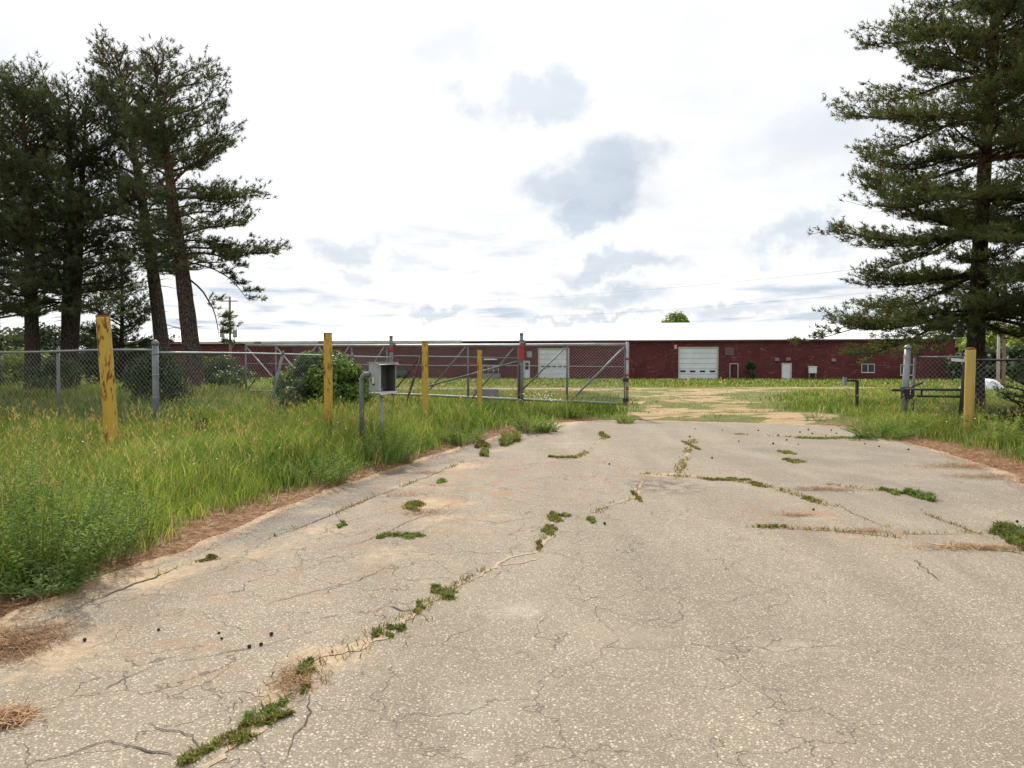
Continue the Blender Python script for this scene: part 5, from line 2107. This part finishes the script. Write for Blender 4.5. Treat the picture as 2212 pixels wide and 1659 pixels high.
def t_left(x, y):
    sd = asphalt_sd(x, y)
    edge = sstep(0.10, 0.75, sd + (fbm(x, y, 0.8, 90) - 0.5) * 0.7)
    clump = 0.45 + 0.9 * fbm(x, y, 0.55, 91)
    hm = (0.45 + 0.55 * sstep(0.15, 1.4, sd)) * (0.35 + 1.3 * fbm(x, y, 1.1, 92))
    hm = hm * (1 - 0.35 * under_trees(x, y))
    left = np.where(y > 19, x < 3.3, x < 0.5)
    return edge * np.clip(clump, 0, 1) * left * (1 - 0.8 * path_mask(x, y)), hm


def t_right(x, y):
    sd = asphalt_sd(x, y)
    sh = 0.45 * sstep(17.0, 13.5, y)
    edge = sstep(0.05, 0.6, sd - sh + (fbm(x, y, 0.8, 93) - 0.5) * 0.8)
    clump = 0.4 + 0.9 * fbm(x, y, 0.6, 94)
    hm = (0.4 + 0.6 * sstep(0.1, 1.2, sd)) * (0.3 + 1.3 * fbm(x, y, 1.0, 95))
    return edge * np.clip(clump, 0, 1) * (x > 3.3) * (1 - 1.05 * np.clip(path_mask(x, y) * 1.25, 0, 0.95)) * (1 - 0.74 * path_zone(x, y)), hm * (1 - 0.66 * path_zone(x, y))


def t_field(x, y):
    p = np.clip(path_mask(x, y) * 1.15, 0, 0.97)
    clump = 0.25 + 1.1 * fbm(x, y, 2.0, 96)
    front = BL.y + (BR.y - BL.y) * (x - BL.x) / (BR.x - BL.x)
    hm = 0.5 + 1.0 * fbm(x, y, 4.0, 97)
    hm = hm * (1 - 0.3 * p) * np.where(x > 10, 1.1, 0.9)
    zn = path_zone(x, y)
    return np.clip(clump, 0, 1) * (1 - p) * (y < front - 0.3) * (1 - 0.74 * zn), hm * (1 - 0.66 * zn)


grass_patch('verge_grass', 'tall lush green grass of the left verge around the fence', [
    (-9.0, 0.5, 4.0, 9.0, 1900, 0.52, 0.0066, t_left, 0.15, 0.6),
    (-11.5, 0.6, 9.0, 14.0, 1000, 0.54, 0.0095, t_left, 0.15, 0.6),
    (-17.0, 3.4, 14.0, 21.0, 420, 0.54, 0.014, t_left, 0.15, 0.55),
    (-23.0, 3.4, 21.0, 28.0, 190, 0.46, 0.020, t_left, 0.2, 0.45),
], 500)
grass_patch('verge_grass', 'green weedy grass of the right verge round the posts', [
    (3.0, 15.0, 8.0, 15.0, 800, 0.30, 0.0085, t_right, 0.24, 0.6),
    (3.3, 18.0, 15.0, 21.0, 420, 0.36, 0.012, t_right, 0.22, 0.55),
    (3.3, 22.0, 21.0, 28.0, 200, 0.30, 0.018, t_right, 0.22, 0.5),
], 520)
grass_patch('field_grass', 'rough yellow green grass of the yard in front of the building', [
    (-34.0, 34.0, 28.0, 45.0, 50, 0.24, 0.034, t_field, 0.28, 0.6),
    (-50.0, 55.0, 45.0, 70.0, 16, 0.20, 0.065, t_field, 0.3, 0.6),
    (-75.0, 82.0, 70.0, 122.0, 6.5, 0.32, 0.12, t_field, 0.28, 0.6),
], 540)


# seed stalks and small white flowers
def stalks():
    rng = np.random.default_rng(600)
    mbx = []
    V, Fc, C = [], [], []
    off = 0
    for (x0, x1, y0, y1, n, w) in ((-8, 0, 5, 10, 1300, 0.004), (-12, 0, 10, 16, 1500, 0.006), (-16, 3, 16, 26, 1200, 0.010), (7, 16, 9, 20, 700, 0.007)):
        x = rng.uniform(x0, x1, n)
        y = rng.uniform(y0, y1, n)
        sd = asphalt_sd(x, y)
        k = (sd > 0.5) & (path_mask(x, y) < 0.3)
        x, y = x[k], y[k]
        z = ground_z(x, y)
        h = rng.uniform(0.45, 0.88, len(x))
        c = np.array([0.27, 0.25, 0.09])[None] * (0.7 + 0.6 * rng.random((len(x), 1)))
        v, f, c = blades(x, y, z, h, np.full(len(x), w), 0.22, c, 601)
        V.append(v); Fc.append(f + off); C.append(c)
        off += len(v)
        # heads: short fat blades near the stalk tips
        tips = v.reshape(-1, 5, 3)[:, 4]
        for j in range(3):
            q = tips + rng.normal(0, 0.012, tips.shape) - np.array([0, 0, 0.03 * j])
            v2, f2, c2_ = blades(q[:, 0], q[:, 1], q[:, 2], np.full(len(q), 0.06), np.full(len(q), w * 2.2), 0.8, np.array([0.33, 0.27, 0.12])[None].repeat(len(q), 0), 610 + j)
            V.append(v2); Fc.append(f2 + off); C.append(c2_)
            off += len(v2)
    o = np_mesh('seed_stalks', np.concatenate(V), np.concatenate(Fc), M['grass'], np.concatenate(C))
    tag(o, 'pale seed stalks standing above the grass', 'grass', kind='stuff')


stalks()


def flowers():
    rng = np.random.default_rng(620)
    mb = MB()
    for (x0, x1, y0, y1, n, r, hh) in ((-7, -3, 6, 11, 26, 0.010, 0.5), (-6, -2, 9, 14, 22, 0.013, 0.5), (0.2, 1.4, 20.5, 22.5, 26, 0.03, 0.62), (8, 14, 13, 20, 60, 0.014, 0.42), (3, 10, 22, 26, 30, 0.02, 0.4)):
        for k in range(n):
            x, y = rng.uniform(x0, x1), rng.uniform(y0, y1)
            if asphalt_sd(x, y) < 0.5:
                continue
            z = float(ground_z(x, y)) + hh * rng.uniform(0.75, 1.1)
            a = rng.random() * 6.28
            nrm = Vector((rng.normal() * .4, -0.5 + rng.normal() * .3, 1)).normalized()
            u = nrm.orthogonal().normalized()
            w = nrm.cross(u)
            c = Vector((x, y, z))
            mb.face([c + (u * math.cos(a + t) + w * math.sin(a + t)) * r * (1.0 if i % 2 else 0.6) for i, t in enumerate(np.linspace(0, 6.283, 11)[:-1])])
    tag(mb.build('white_flowers', M['petal']), 'small white flowers dotted through the grass', 'flowers', kind='stuff')


flowers()


# ------------------------------------------------------------------ weeds
def weed(loc, h, spread, n_st, leaf, lw, tint, label, seed, name='weed_plant', cat='weed', group='tall weeds', feather=1.0):
    """bushy herb: arching stems set with many narrow leaves"""
    rng = np.random.default_rng(seed)
    x0, y0 = loc
    z0 = float(ground_z(x0, y0))
    o = thing(name, (x0, y0, z0), label, cat, group)
    st = MB()
    P, D, Lh, Cc = [], [], [], []
    for s in range(n_st):
        a = rng.random() * 6.28
        r = spread * math.sqrt(rng.random())
        b = Vector((x0 + math.cos(a) * r * 0.6, y0 + math.sin(a) * r * 0.6, z0 - 0.02))
        hh = h * rng.uniform(0.55, 1.05) * (1 - 0.35 * r / spread)
        out = Vector((math.cos(a), math.sin(a), 0)) * r * rng.uniform(0.4, 0.9)
        m = b + out * 0.35 + Vector((0, 0, hh * 0.55))
        t = b + out + Vector((rng.normal() * .03, rng.normal() * .03, hh))
        st.tube([b, m, t], [0.0045, 0.0035, 0.0015], 3, cap=False)
        nl = int(hh / 0.0105 * feather)
        for k in range(nl):
            u = 0.06 + 0.94 * (k + rng.random()) / nl
            q = b.lerp(m, u * 2) if u < 0.5 else m.lerp(t, u * 2 - 1)
            az = k * 2.4 + rng.normal() * 0.3
            d = Vector((math.cos(az), math.sin(az), rng.uniform(0.15, 0.9))).normalized()
            P.append(q)
            D.append(d)
            Lh.append(leaf * (1.15 - 0.65 * u) * rng.uniform(0.7, 1.2))
    P = np.array([tuple(p) for p in P])
    D = np.array([tuple(p) for p in D])
    Lh = np.array(Lh)[:, None]
    n = len(P)
    side = np.cross(D, np.array([0, 0, 1.0]) + rng.normal(0, 0.4, (n, 3)))
    side /= np.linalg.norm(side, axis=1, keepdims=True) + 1e-9
    tip = P + D * Lh - np.array([0, 0, 0.22]) * Lh
    mid_ = P + D * Lh * 0.5 + np.array([0, 0, 0.04]) * Lh
    q = np.stack([P, mid_ - side * lw / 2, tip, mid_ + side * lw / 2], 1).reshape(-1, 3)
    c = np.array(tint)[None] * (0.7 + 0.6 * rng.random((n, 1)))
    st.build('stems', M['bark_grey'] if h > 5 else M['weedstem'], o)
    lf = np_mesh('leaves', q, np.arange(len(q)).reshape(-1, 4), M['weed'], np.repeat(c, 4, 0), o)
    lf['kind'] = 'stuff'
    return o


M['weedstem'] = simple('green_stem', (0.16, 0.21, 0.06), 0.7, 0.2, 10)
WD = (0.165, 0.25, 0.058)
WL = (0.22, 0.30, 0.07)


def gp(px, py):
    p = G(px, py)
    return (p.x, p.y)


weed(gp(95, 1262), 0.95, 0.55, 60, 0.085, 0.014, WD, 'big bushy dark weed at the left edge, nearest the camera', 701)
weed(gp(205, 1215), 0.75, 0.48, 44, 0.080, 0.013, WD, 'second tall bushy weed from the left edge, by the needle litter', 702)
weed(gp(40, 1190), 1.1, 0.5, 34, 0.07, 0.011, WL, 'tallest pale weed rising in the left corner', 703)
weed(gp(105, 1278), 0.26, 0.36, 90, 0.07, 0.013, (0.12, 0.19, 0.065), 'low bluish green weed spilling onto the litter at bottom left', 704)
weed(gp(300, 1165), 0.6, 0.35, 18, 0.07, 0.012, WL, 'medium weed behind the needle strip below the first bollard', 705)
weed(gp(690, 1046), 0.5, 0.55, 70, 0.07, 0.013, WD, 'dark weed clump at the verge below the second bollard', 706)
weed(gp(838, 1000), 0.7, 0.55, 80, 0.07, 0.014, WD, 'dark feathery weed at the foot of the grey control box', 707)
weed(gp(1150, 934), 0.62, 0.55, 70, 0.08, 0.022, WL, 'leafy weed at the asphalt corner under the open gate', 708)
weed(gp(1180, 932), 0.3, 0.40, 50, 0.07, 0.022, WD, 'low weed on the asphalt corner, right below the gate', 709)
weed(gp(1230, 906), 0.45, 0.5, 50, 0.08, 0.024, WL, 'weed at the asphalt end below the middle of the gate overhang', 718)
weed(gp(1350, 914), 0.30, 0.34, 40, 0.07, 0.022, WL, 'small weed on the asphalt edge below the gate end', 710)
weed(gp(1905, 947), 0.46, 0.75, 120, 0.07, 0.020, WD, 'wide dark weed bulging onto the asphalt left of the grey post', 711)
weed(gp(1960, 940), 0.5, 0.75, 90, 0.07, 0.020, WL, 'loose weed at the foot of the thick grey post', 712)
weed(gp(2180, 975), 0.7, 0.55, 30, 0.13, 0.020, WL, 'long leaved pale weed right of the smooth yellow bollard', 713)
weed(gp(2140, 955), 0.75, 0.4, 18, 0.13, 0.020, WL, 'tall long leaved weed close behind the smooth yellow bollard', 714)
weed(gp(1760, 912), 0.3, 0.5, 24, 0.06, 0.014, WD, 'low weed at the far right corner of the asphalt', 715)
weed(gp(2060, 952), 0.45, 0.6, 70, 0.06, 0.018, (0.20, 0.22, 0.04), 'yellowish weed just left of the smooth yellow bollard', 716)
weed(gp(1000, 960), 0.5, 0.6, 70, 0.07, 0.018, WD, 'dark weed between the two thin bollards at the verge', 717)


# crack plants: low mats
def mat_weed(px, py, wpx, hpx, label, seed, tall=0.06, tint=(0.17, 0.235, 0.06), ang=0.0, dens=1.0):
    """low creeping mat covering an ellipse on the asphalt (sizes in picture px)"""
    rng = np.random.default_rng(seed)
    c = G(px, py)
    rx = (G(px + wpx / 2, py) - c).length * 1.1
    ry = (G(px, py - hpx / 2) - G(px, py + hpx / 2)).length / 2
    ry = max(ry * 0.85, 0.03)
    area = math.pi * rx * ry
    dist = c.y
    lw = 0.006 + 0.0011 * dist
    n = int(min(3200, max(110, area / (lw * lw * 1.1))) * dens)
    nl = 5 + int(6 * min(1.0, max(rx, ry) / 0.35))
    lt = np.linspace(-0.85, 0.85, nl) + rng.normal(0, 0.08, nl)
    lo = rng.normal(0, 0.42, nl)
    lr = rng.uniform(0.16, 0.42, nl) * (1.1 - 0.5 * np.abs(lt))
    k = rng.integers(0, nl, n)
    a = rng.random(n) * 2 * np.pi
    r = np.sqrt(rng.random(n)) * (0.75 + 0.5 * rng.random(n))
    if rx >= ry:
        ex, ey = (lt[k] + r * np.cos(a) * lr[k]) * rx, (lo[k] * 0.6 + r * np.sin(a) * lr[k] * 1.5) * ry
    else:
        ex, ey = (lo[k] * 0.6 + r * np.cos(a) * lr[k] * 1.5) * rx, (lt[k] + r * np.sin(a) * lr[k]) * ry
    ca_, sa_ = math.cos(ang), math.sin(ang)
    x = c.x + ex * ca_ - ey * sa_
    y = c.y + ex * sa_ + ey * ca_
    r = np.clip(r, 0, 1)
    n = len(x)
    z = (fbm(x, y, 2.6, 50) - 0.5) * 0.016
    h = tall * (0.4 + 0.9 * rng.random(n)) * (1 - 0.5 * r)
    w = lw * (0.7 + 0.7 * rng.random(n))
    cc_ = np.array(tint)[None] * (0.5 + 0.8 * rng.random((n, 1))) * (np.array([1.0, 1.0, 1.0]) + rng.uniform(-0.18, 0.18, 3) * np.array([1.4, 0.6, 0.5]))
    dry = rng.random(n) < 0.16 + 0.22 * r
    cc_[dry] = np.array([0.25, 0.19, 0.08]) * (0.7 + 0.5 * rng.random((dry.sum(), 1)))
    v, f, cv = blades(x, y, z + 0.02, h, w, 1.1, cc_, seed + 5)
    o = np_mesh('crack_weed', v, f, M['weed'], cv, origin=(c.x, c.y, 0))
    tag(o, label, 'weed', 'weeds growing in the asphalt cracks')
    return o


mat_weed(520, 1590, 75, 150, 'long dark weed mat in the crack at the bottom edge of the picture', 801, 0.05, ang=-0.75)
mat_weed(580, 1540, 60, 60, 'dark weed mat joining the top of the long one at the bottom edge', 802, 0.05, ang=-0.6)
mat_weed(663, 1445, 54, 36, 'small thick weed tuft in the crack above the bottom mat', 803, 0.06)
mat_weed(656, 1491, 26, 18, 'tiny weed in the sand between two bigger crack mats', 804, 0.04)
mat_weed(842, 1366, 74, 34, 'wide low weed mat in the main crack, left of centre', 805, 0.045, ang=0.5)
mat_weed(905, 1316, 32, 28, 'small round weed between two mats of the main crack', 806, 0.045)
mat_weed(957, 1282, 66, 36, 'plump oval weed mat in the main crack, centre of the drive', 807, 0.055, ang=0.5)
mat_weed(1198, 1118, 60, 20, 'forked weed at the top end of the main crack', 808, 0.05)
mat_weed(1188, 1146, 44, 28, 'narrow weed just below the fork of the main crack', 809, 0.04)
mat_weed(1166, 1180, 24, 24, 'small yellowish weed at the bend of the main crack', 810, 0.04, (0.13, 0.13, 0.03))
mat_weed(868, 1158, 92, 22, 'widest flat green mat alone on the left half of the drive', 811, 0.045)
mat_weed(888, 1095, 52, 22, 'round green mat with brown litter beside it, left of centre', 812, 0.07)
mat_weed(449, 1207, 54, 18, 'flat brownish mat nearest the left needle strip', 813, 0.03, (0.12, 0.12, 0.035))
mat_weed(740, 1136, 26, 12, 'tiny grass tuft left of the widest flat mat', 814, 0.06)
mat_weed(953, 1040, 24, 10, 'tiny grass tuft on the sand near the left verge', 815, 0.06)
mat_weed(1092, 954, 40, 22, 'upright green tuft on the asphalt near the left verge corner', 816, 0.22)
mat_weed(1116, 947, 24, 18, 'smaller upright tuft touching the verge corner tuft on its right', 817, 0.22)
mat_weed(1040, 962, 40, 16, 'yellowish tuft at the verge edge left of the upright tufts', 818, 0.12, (0.13, 0.13, 0.03))
mat_weed(1044, 980, 30, 16, 'green tuft on the sand below the yellowish verge tuft', 819, 0.12)
mat_weed(1214, 988, 56, 8, 'thin flat weed strip on the far left part of the drive', 820, 0.06)
mat_weed(1303, 941, 20, 12, 'small weed at the far tip of the slanting crack', 821, 0.10)
mat_weed(1490, 962, 18, 22, 'weed at the far end of the centre crack', 822, 0.05)
mat_weed(1570, 1036, 90, 9, 'long thin weed line in the sideways crack right of the dark stain', 823, 0.05)
mat_weed(1640, 1047, 44, 12, 'weed at the right end of the sideways crack', 824, 0.05)
mat_weed(1700, 978, 40, 8, 'flat weed patch, upper of the cluster right of centre', 825, 0.05)
mat_weed(1712, 996, 44, 9, 'flat weed patch, lower of the cluster right of centre', 826, 0.05)
mat_weed(1752, 1080, 44, 10, 'weed mat in the slanting crack on the right half', 827, 0.05)
mat_weed(1926, 1062, 52, 14, 'thick green mat, left one of the pair at the right side', 828, 0.06)
mat_weed(1986, 1073, 46, 20, 'spiky green tuft, right one of the pair at the right side', 829, 0.12)
mat_weed(2182, 1155, 110, 34, 'large green weed cut by the right edge of the picture', 830, 0.12)
mat_weed(2205, 1182, 50, 26, 'green weed below the large one at the right edge', 831, 0.10)
mat_weed(1670, 1138, 54, 8, 'thin weed in the long sideways crack of the right half', 832, 0.05)
mat_weed(1800, 946, 140, 8, 'long thin weed line at the far right part of the asphalt', 833, 0.05)
mat_weed(1375, 1072, 22, 28, 'pale narrow weed left of the dark stain', 834, 0.04, (0.13, 0.13, 0.03))
mat_weed(1275, 1124, 34, 14, 'small weed beside the upper end of the main crack on its right', 835, 0.05)

# thin ragged growth along the cracks
def crack_growth():
    rng = np.random.default_rng(860)
    V, Fc, C = [], [], []
    off = 0
    lines = [(p, w, 1.0) for p, w in sand_cracks] + [(p, w, 0.35) for p, w in dark_cracks[:6]]
    for k, (pts, w, dn) in enumerate(lines):
        P = [G(a, b) for a, b in pts]
        for a, b in zip(P, P[1:]):
            n = int((b - a).length * 150 * dn)
            t = rng.random(n)
            wd = 0.02 + 0.35 * w
            x = a.x + (b.x - a.x) * t + rng.normal(0, wd, n)
            y = a.y + (b.y - a.y) * t + rng.normal(0, wd, n)
            kp = fbm(x, y, 0.5, 861) + rng.normal(0, 0.06, n) > 0.52
            x, y = x[kp], y[kp]
            n = len(x)
            if n == 0:
                continue
            c = np.array([0.20, 0.21, 0.06])[None] * (0.5 + 0.9 * rng.random((n, 1)))
            dry = rng.random(n) < 0.45
            c[dry] = np.array([0.34, 0.23, 0.10]) * (0.6 + 0.6 * rng.random((dry.sum(), 1)))
            d = np.full(n, a.y)
            v, f, cv = blades(x, y, (fbm(x, y, 2.6, 50) - 0.5) * 0.016 + 0.02, 0.025 + 0.03 * rng.random(n), 0.004 + 0.0008 * d, 1.3, c, 862 + k)
            V.append(v); Fc.append(f + off); C.append(cv)
            off += len(v)
    o = np_mesh('crack_grass', np.concatenate(V), np.concatenate(Fc), M['weed'], np.concatenate(C))
    tag(o, 'thin half dry grass sprouting along the asphalt cracks', 'grass', kind='stuff')


crack_growth()

# ------------------------------------------------------------------ pine cones
cone_mb = MB()
prof = [(0.004, 0), (0.014, 0.006), (0.019, 0.016), (0.017, 0.028), (0.011, 0.038), (0.003, 0.044)]
cone_mb.lathe((0, 0, 0), prof, 9)
for k in range(26):
    a = k * 2.4
    t = 0.1 + 0.8 * k / 26
    r = np.interp(t * 0.044, [p[1] for p in prof], [p[0] for p in prof])
    c = Vector((math.cos(a) * r, math.sin(a) * r, t * 0.044))
    d = Vector((math.cos(a), math.sin(a), 0.5)).normalized()
    s = d.cross(Vector((0, 0, 1))).normalized() * 0.005
    cone_mb.face([c - s, c + s, c + d * 0.008])
cone0 = None
rnd = random.Random(900)
cone_px = [(1730, 935), (1755, 938), (1600, 938), (1680, 941), (1700, 952), (1595, 955), (1640, 931), (1745, 929), (1783, 943), (1845, 948), (1858, 951), (1795, 930), (1805, 937), (1833, 932),
           (1500, 927), (1488, 945), (1725, 961), (1672, 960), (1560, 930), (1900, 966), (1960, 972), (1870, 960),
           (588, 1372), (560, 1395), (535, 1400), (185, 1387), (345, 1362), (470, 1370), (482, 1382), (1306, 1134), (1318, 1004), (1540, 990), (1760, 1102), (2195, 1128)]
for k, (px, py) in enumerate(cone_px):
    p = G(px, py)
    if cone0 is None:
        ob = cone_mb.build('pine_cone', M['cone'])
        cone0 = ob
    else:
        ob = cone0.copy()
        col.objects.link(ob)
    s = rnd.uniform(0.35, 0.55) if p.y < 7 else rnd.uniform(0.6, 1.0)
    ob.scale = (s, s, s)
    ob.location = (p.x, p.y, az_at(p.x, p.y) + 0.018 * s)
    ob.rotation_euler = (math.pi / 2 + rnd.uniform(-.3, .3), rnd.uniform(-.2, .2), rnd.random() * 6.28)
    if p.y < 7:
        tag(ob, 'small dark pine cone on the near left asphalt', 'pine cone', 'pine cones on the near asphalt')
    elif p.x > 4.0:
        tag(ob, 'small dark pine cone scattered on the far right end of the asphalt', 'pine cone', 'pine cones at the far right')
    else:
        tag(ob, 'single dark pine cone on the middle of the asphalt', 'pine cone', 'pine cones on the middle asphalt')


# ------------------------------------------------------------------ needle litter
def litter():
    rng = np.random.default_rng(950)
    V, Fc, C = [], [], []
    off = 0

    def put(x, y, wid, ln):
        nonlocal off
        n = len(x)
        z = np.where(asphalt_sd(x, y) < 0.0, (fbm(x, y, 2.6, 50) - 0.5) * 0.016, ground_z(x, y)) + 0.008 + 0.02 * rng.random(n)
        a = rng.random(n) * np.pi
        L = ln * (0.5 + rng.random(n))
        dx, dy = np.cos(a) * L / 2, np.sin(a) * L / 2
        ox, oy = -np.sin(a) * wid / 2, np.cos(a) * wid / 2
        dz = rng.normal(0, 0.008, n)
        q = np.stack([np.stack([x - dx - ox, y - dy - oy, z - dz], 1), np.stack([x + dx - ox, y + dy - oy, z + dz], 1),
                      np.stack([x + dx + ox, y + dy + oy, z + dz], 1), np.stack([x - dx + ox, y - dy + oy, z - dz], 1)], 1).reshape(-1, 3)
        c = np.array([0.29, 0.15, 0.072])[None] * (0.5 + 0.9 * rng.random((n, 1)))
        pale = rng.random(n) < 0.3
        c[pale] = np.array([0.46, 0.34, 0.20]) * (0.7 + 0.5 * rng.random((pale.sum(), 1)))
        V.append(q); C.append(np.repeat(c, 4, 0))
        Fc.append(np.arange(n * 4).reshape(-1, 4) + off)
        off += n * 4
    for (x0, x1, y0, y1, n, w, l) in ((-6, 1.5, 3.6, 10, 60000, 0.003, 0.08), (-5, 1.5, 10, 18, 50000, 0.005, 0.10), (6, 14, 9, 19, 60000, 0.005, 0.10)):
        x, y = rng.uniform(x0, x1, n), rng.uniform(y0, y1, n)
        sd = asphalt_sd(x, y)
        p = sstep(-0.32, 0.12, sd) * sstep(1.1, 0.35, sd - 0.8 * (x > 6))
        k = rng.random(n) < p * (0.35 + fbm(x, y, 0.8, 951))
        put(x[k], y[k], w, l)
    # drifts on the asphalt
    for px, py, rx, ry, n in ((25, 1395, 0.22, 0.30, 1500), (20, 1555, 0.10, 0.1, 350), (910, 1108, 0.25, 0.2, 250), (1780, 1057, 0.45, 0.16, 500), (2090, 1008, 0.7, 0.3, 1400), (2110, 1185, 0.5, 0.10, 500),
                              (920, 1022, 0.25, 0.15, 200), (870, 1070, 0.25, 0.2, 150), (1720, 1112, 0.2, 0.1, 150), (640, 1470, 0.12, 0.25, 220), (2130, 1030, 0.5, 0.25, 700), (1860, 1148, 0.3, 0.08, 150)):
        c = G(px, py)
        put(c.x + rng.normal(0, rx * 0.55, n), c.y + rng.normal(0, ry * 0.55, n), 0.0035, 0.08)
    o = np_mesh('needle_litter', np.concatenate(V), np.concatenate(Fc), M['straw'], np.concatenate(C))
    tag(o, 'orange brown fallen pine needles along the asphalt edges', 'litter', kind='stuff')


litter()
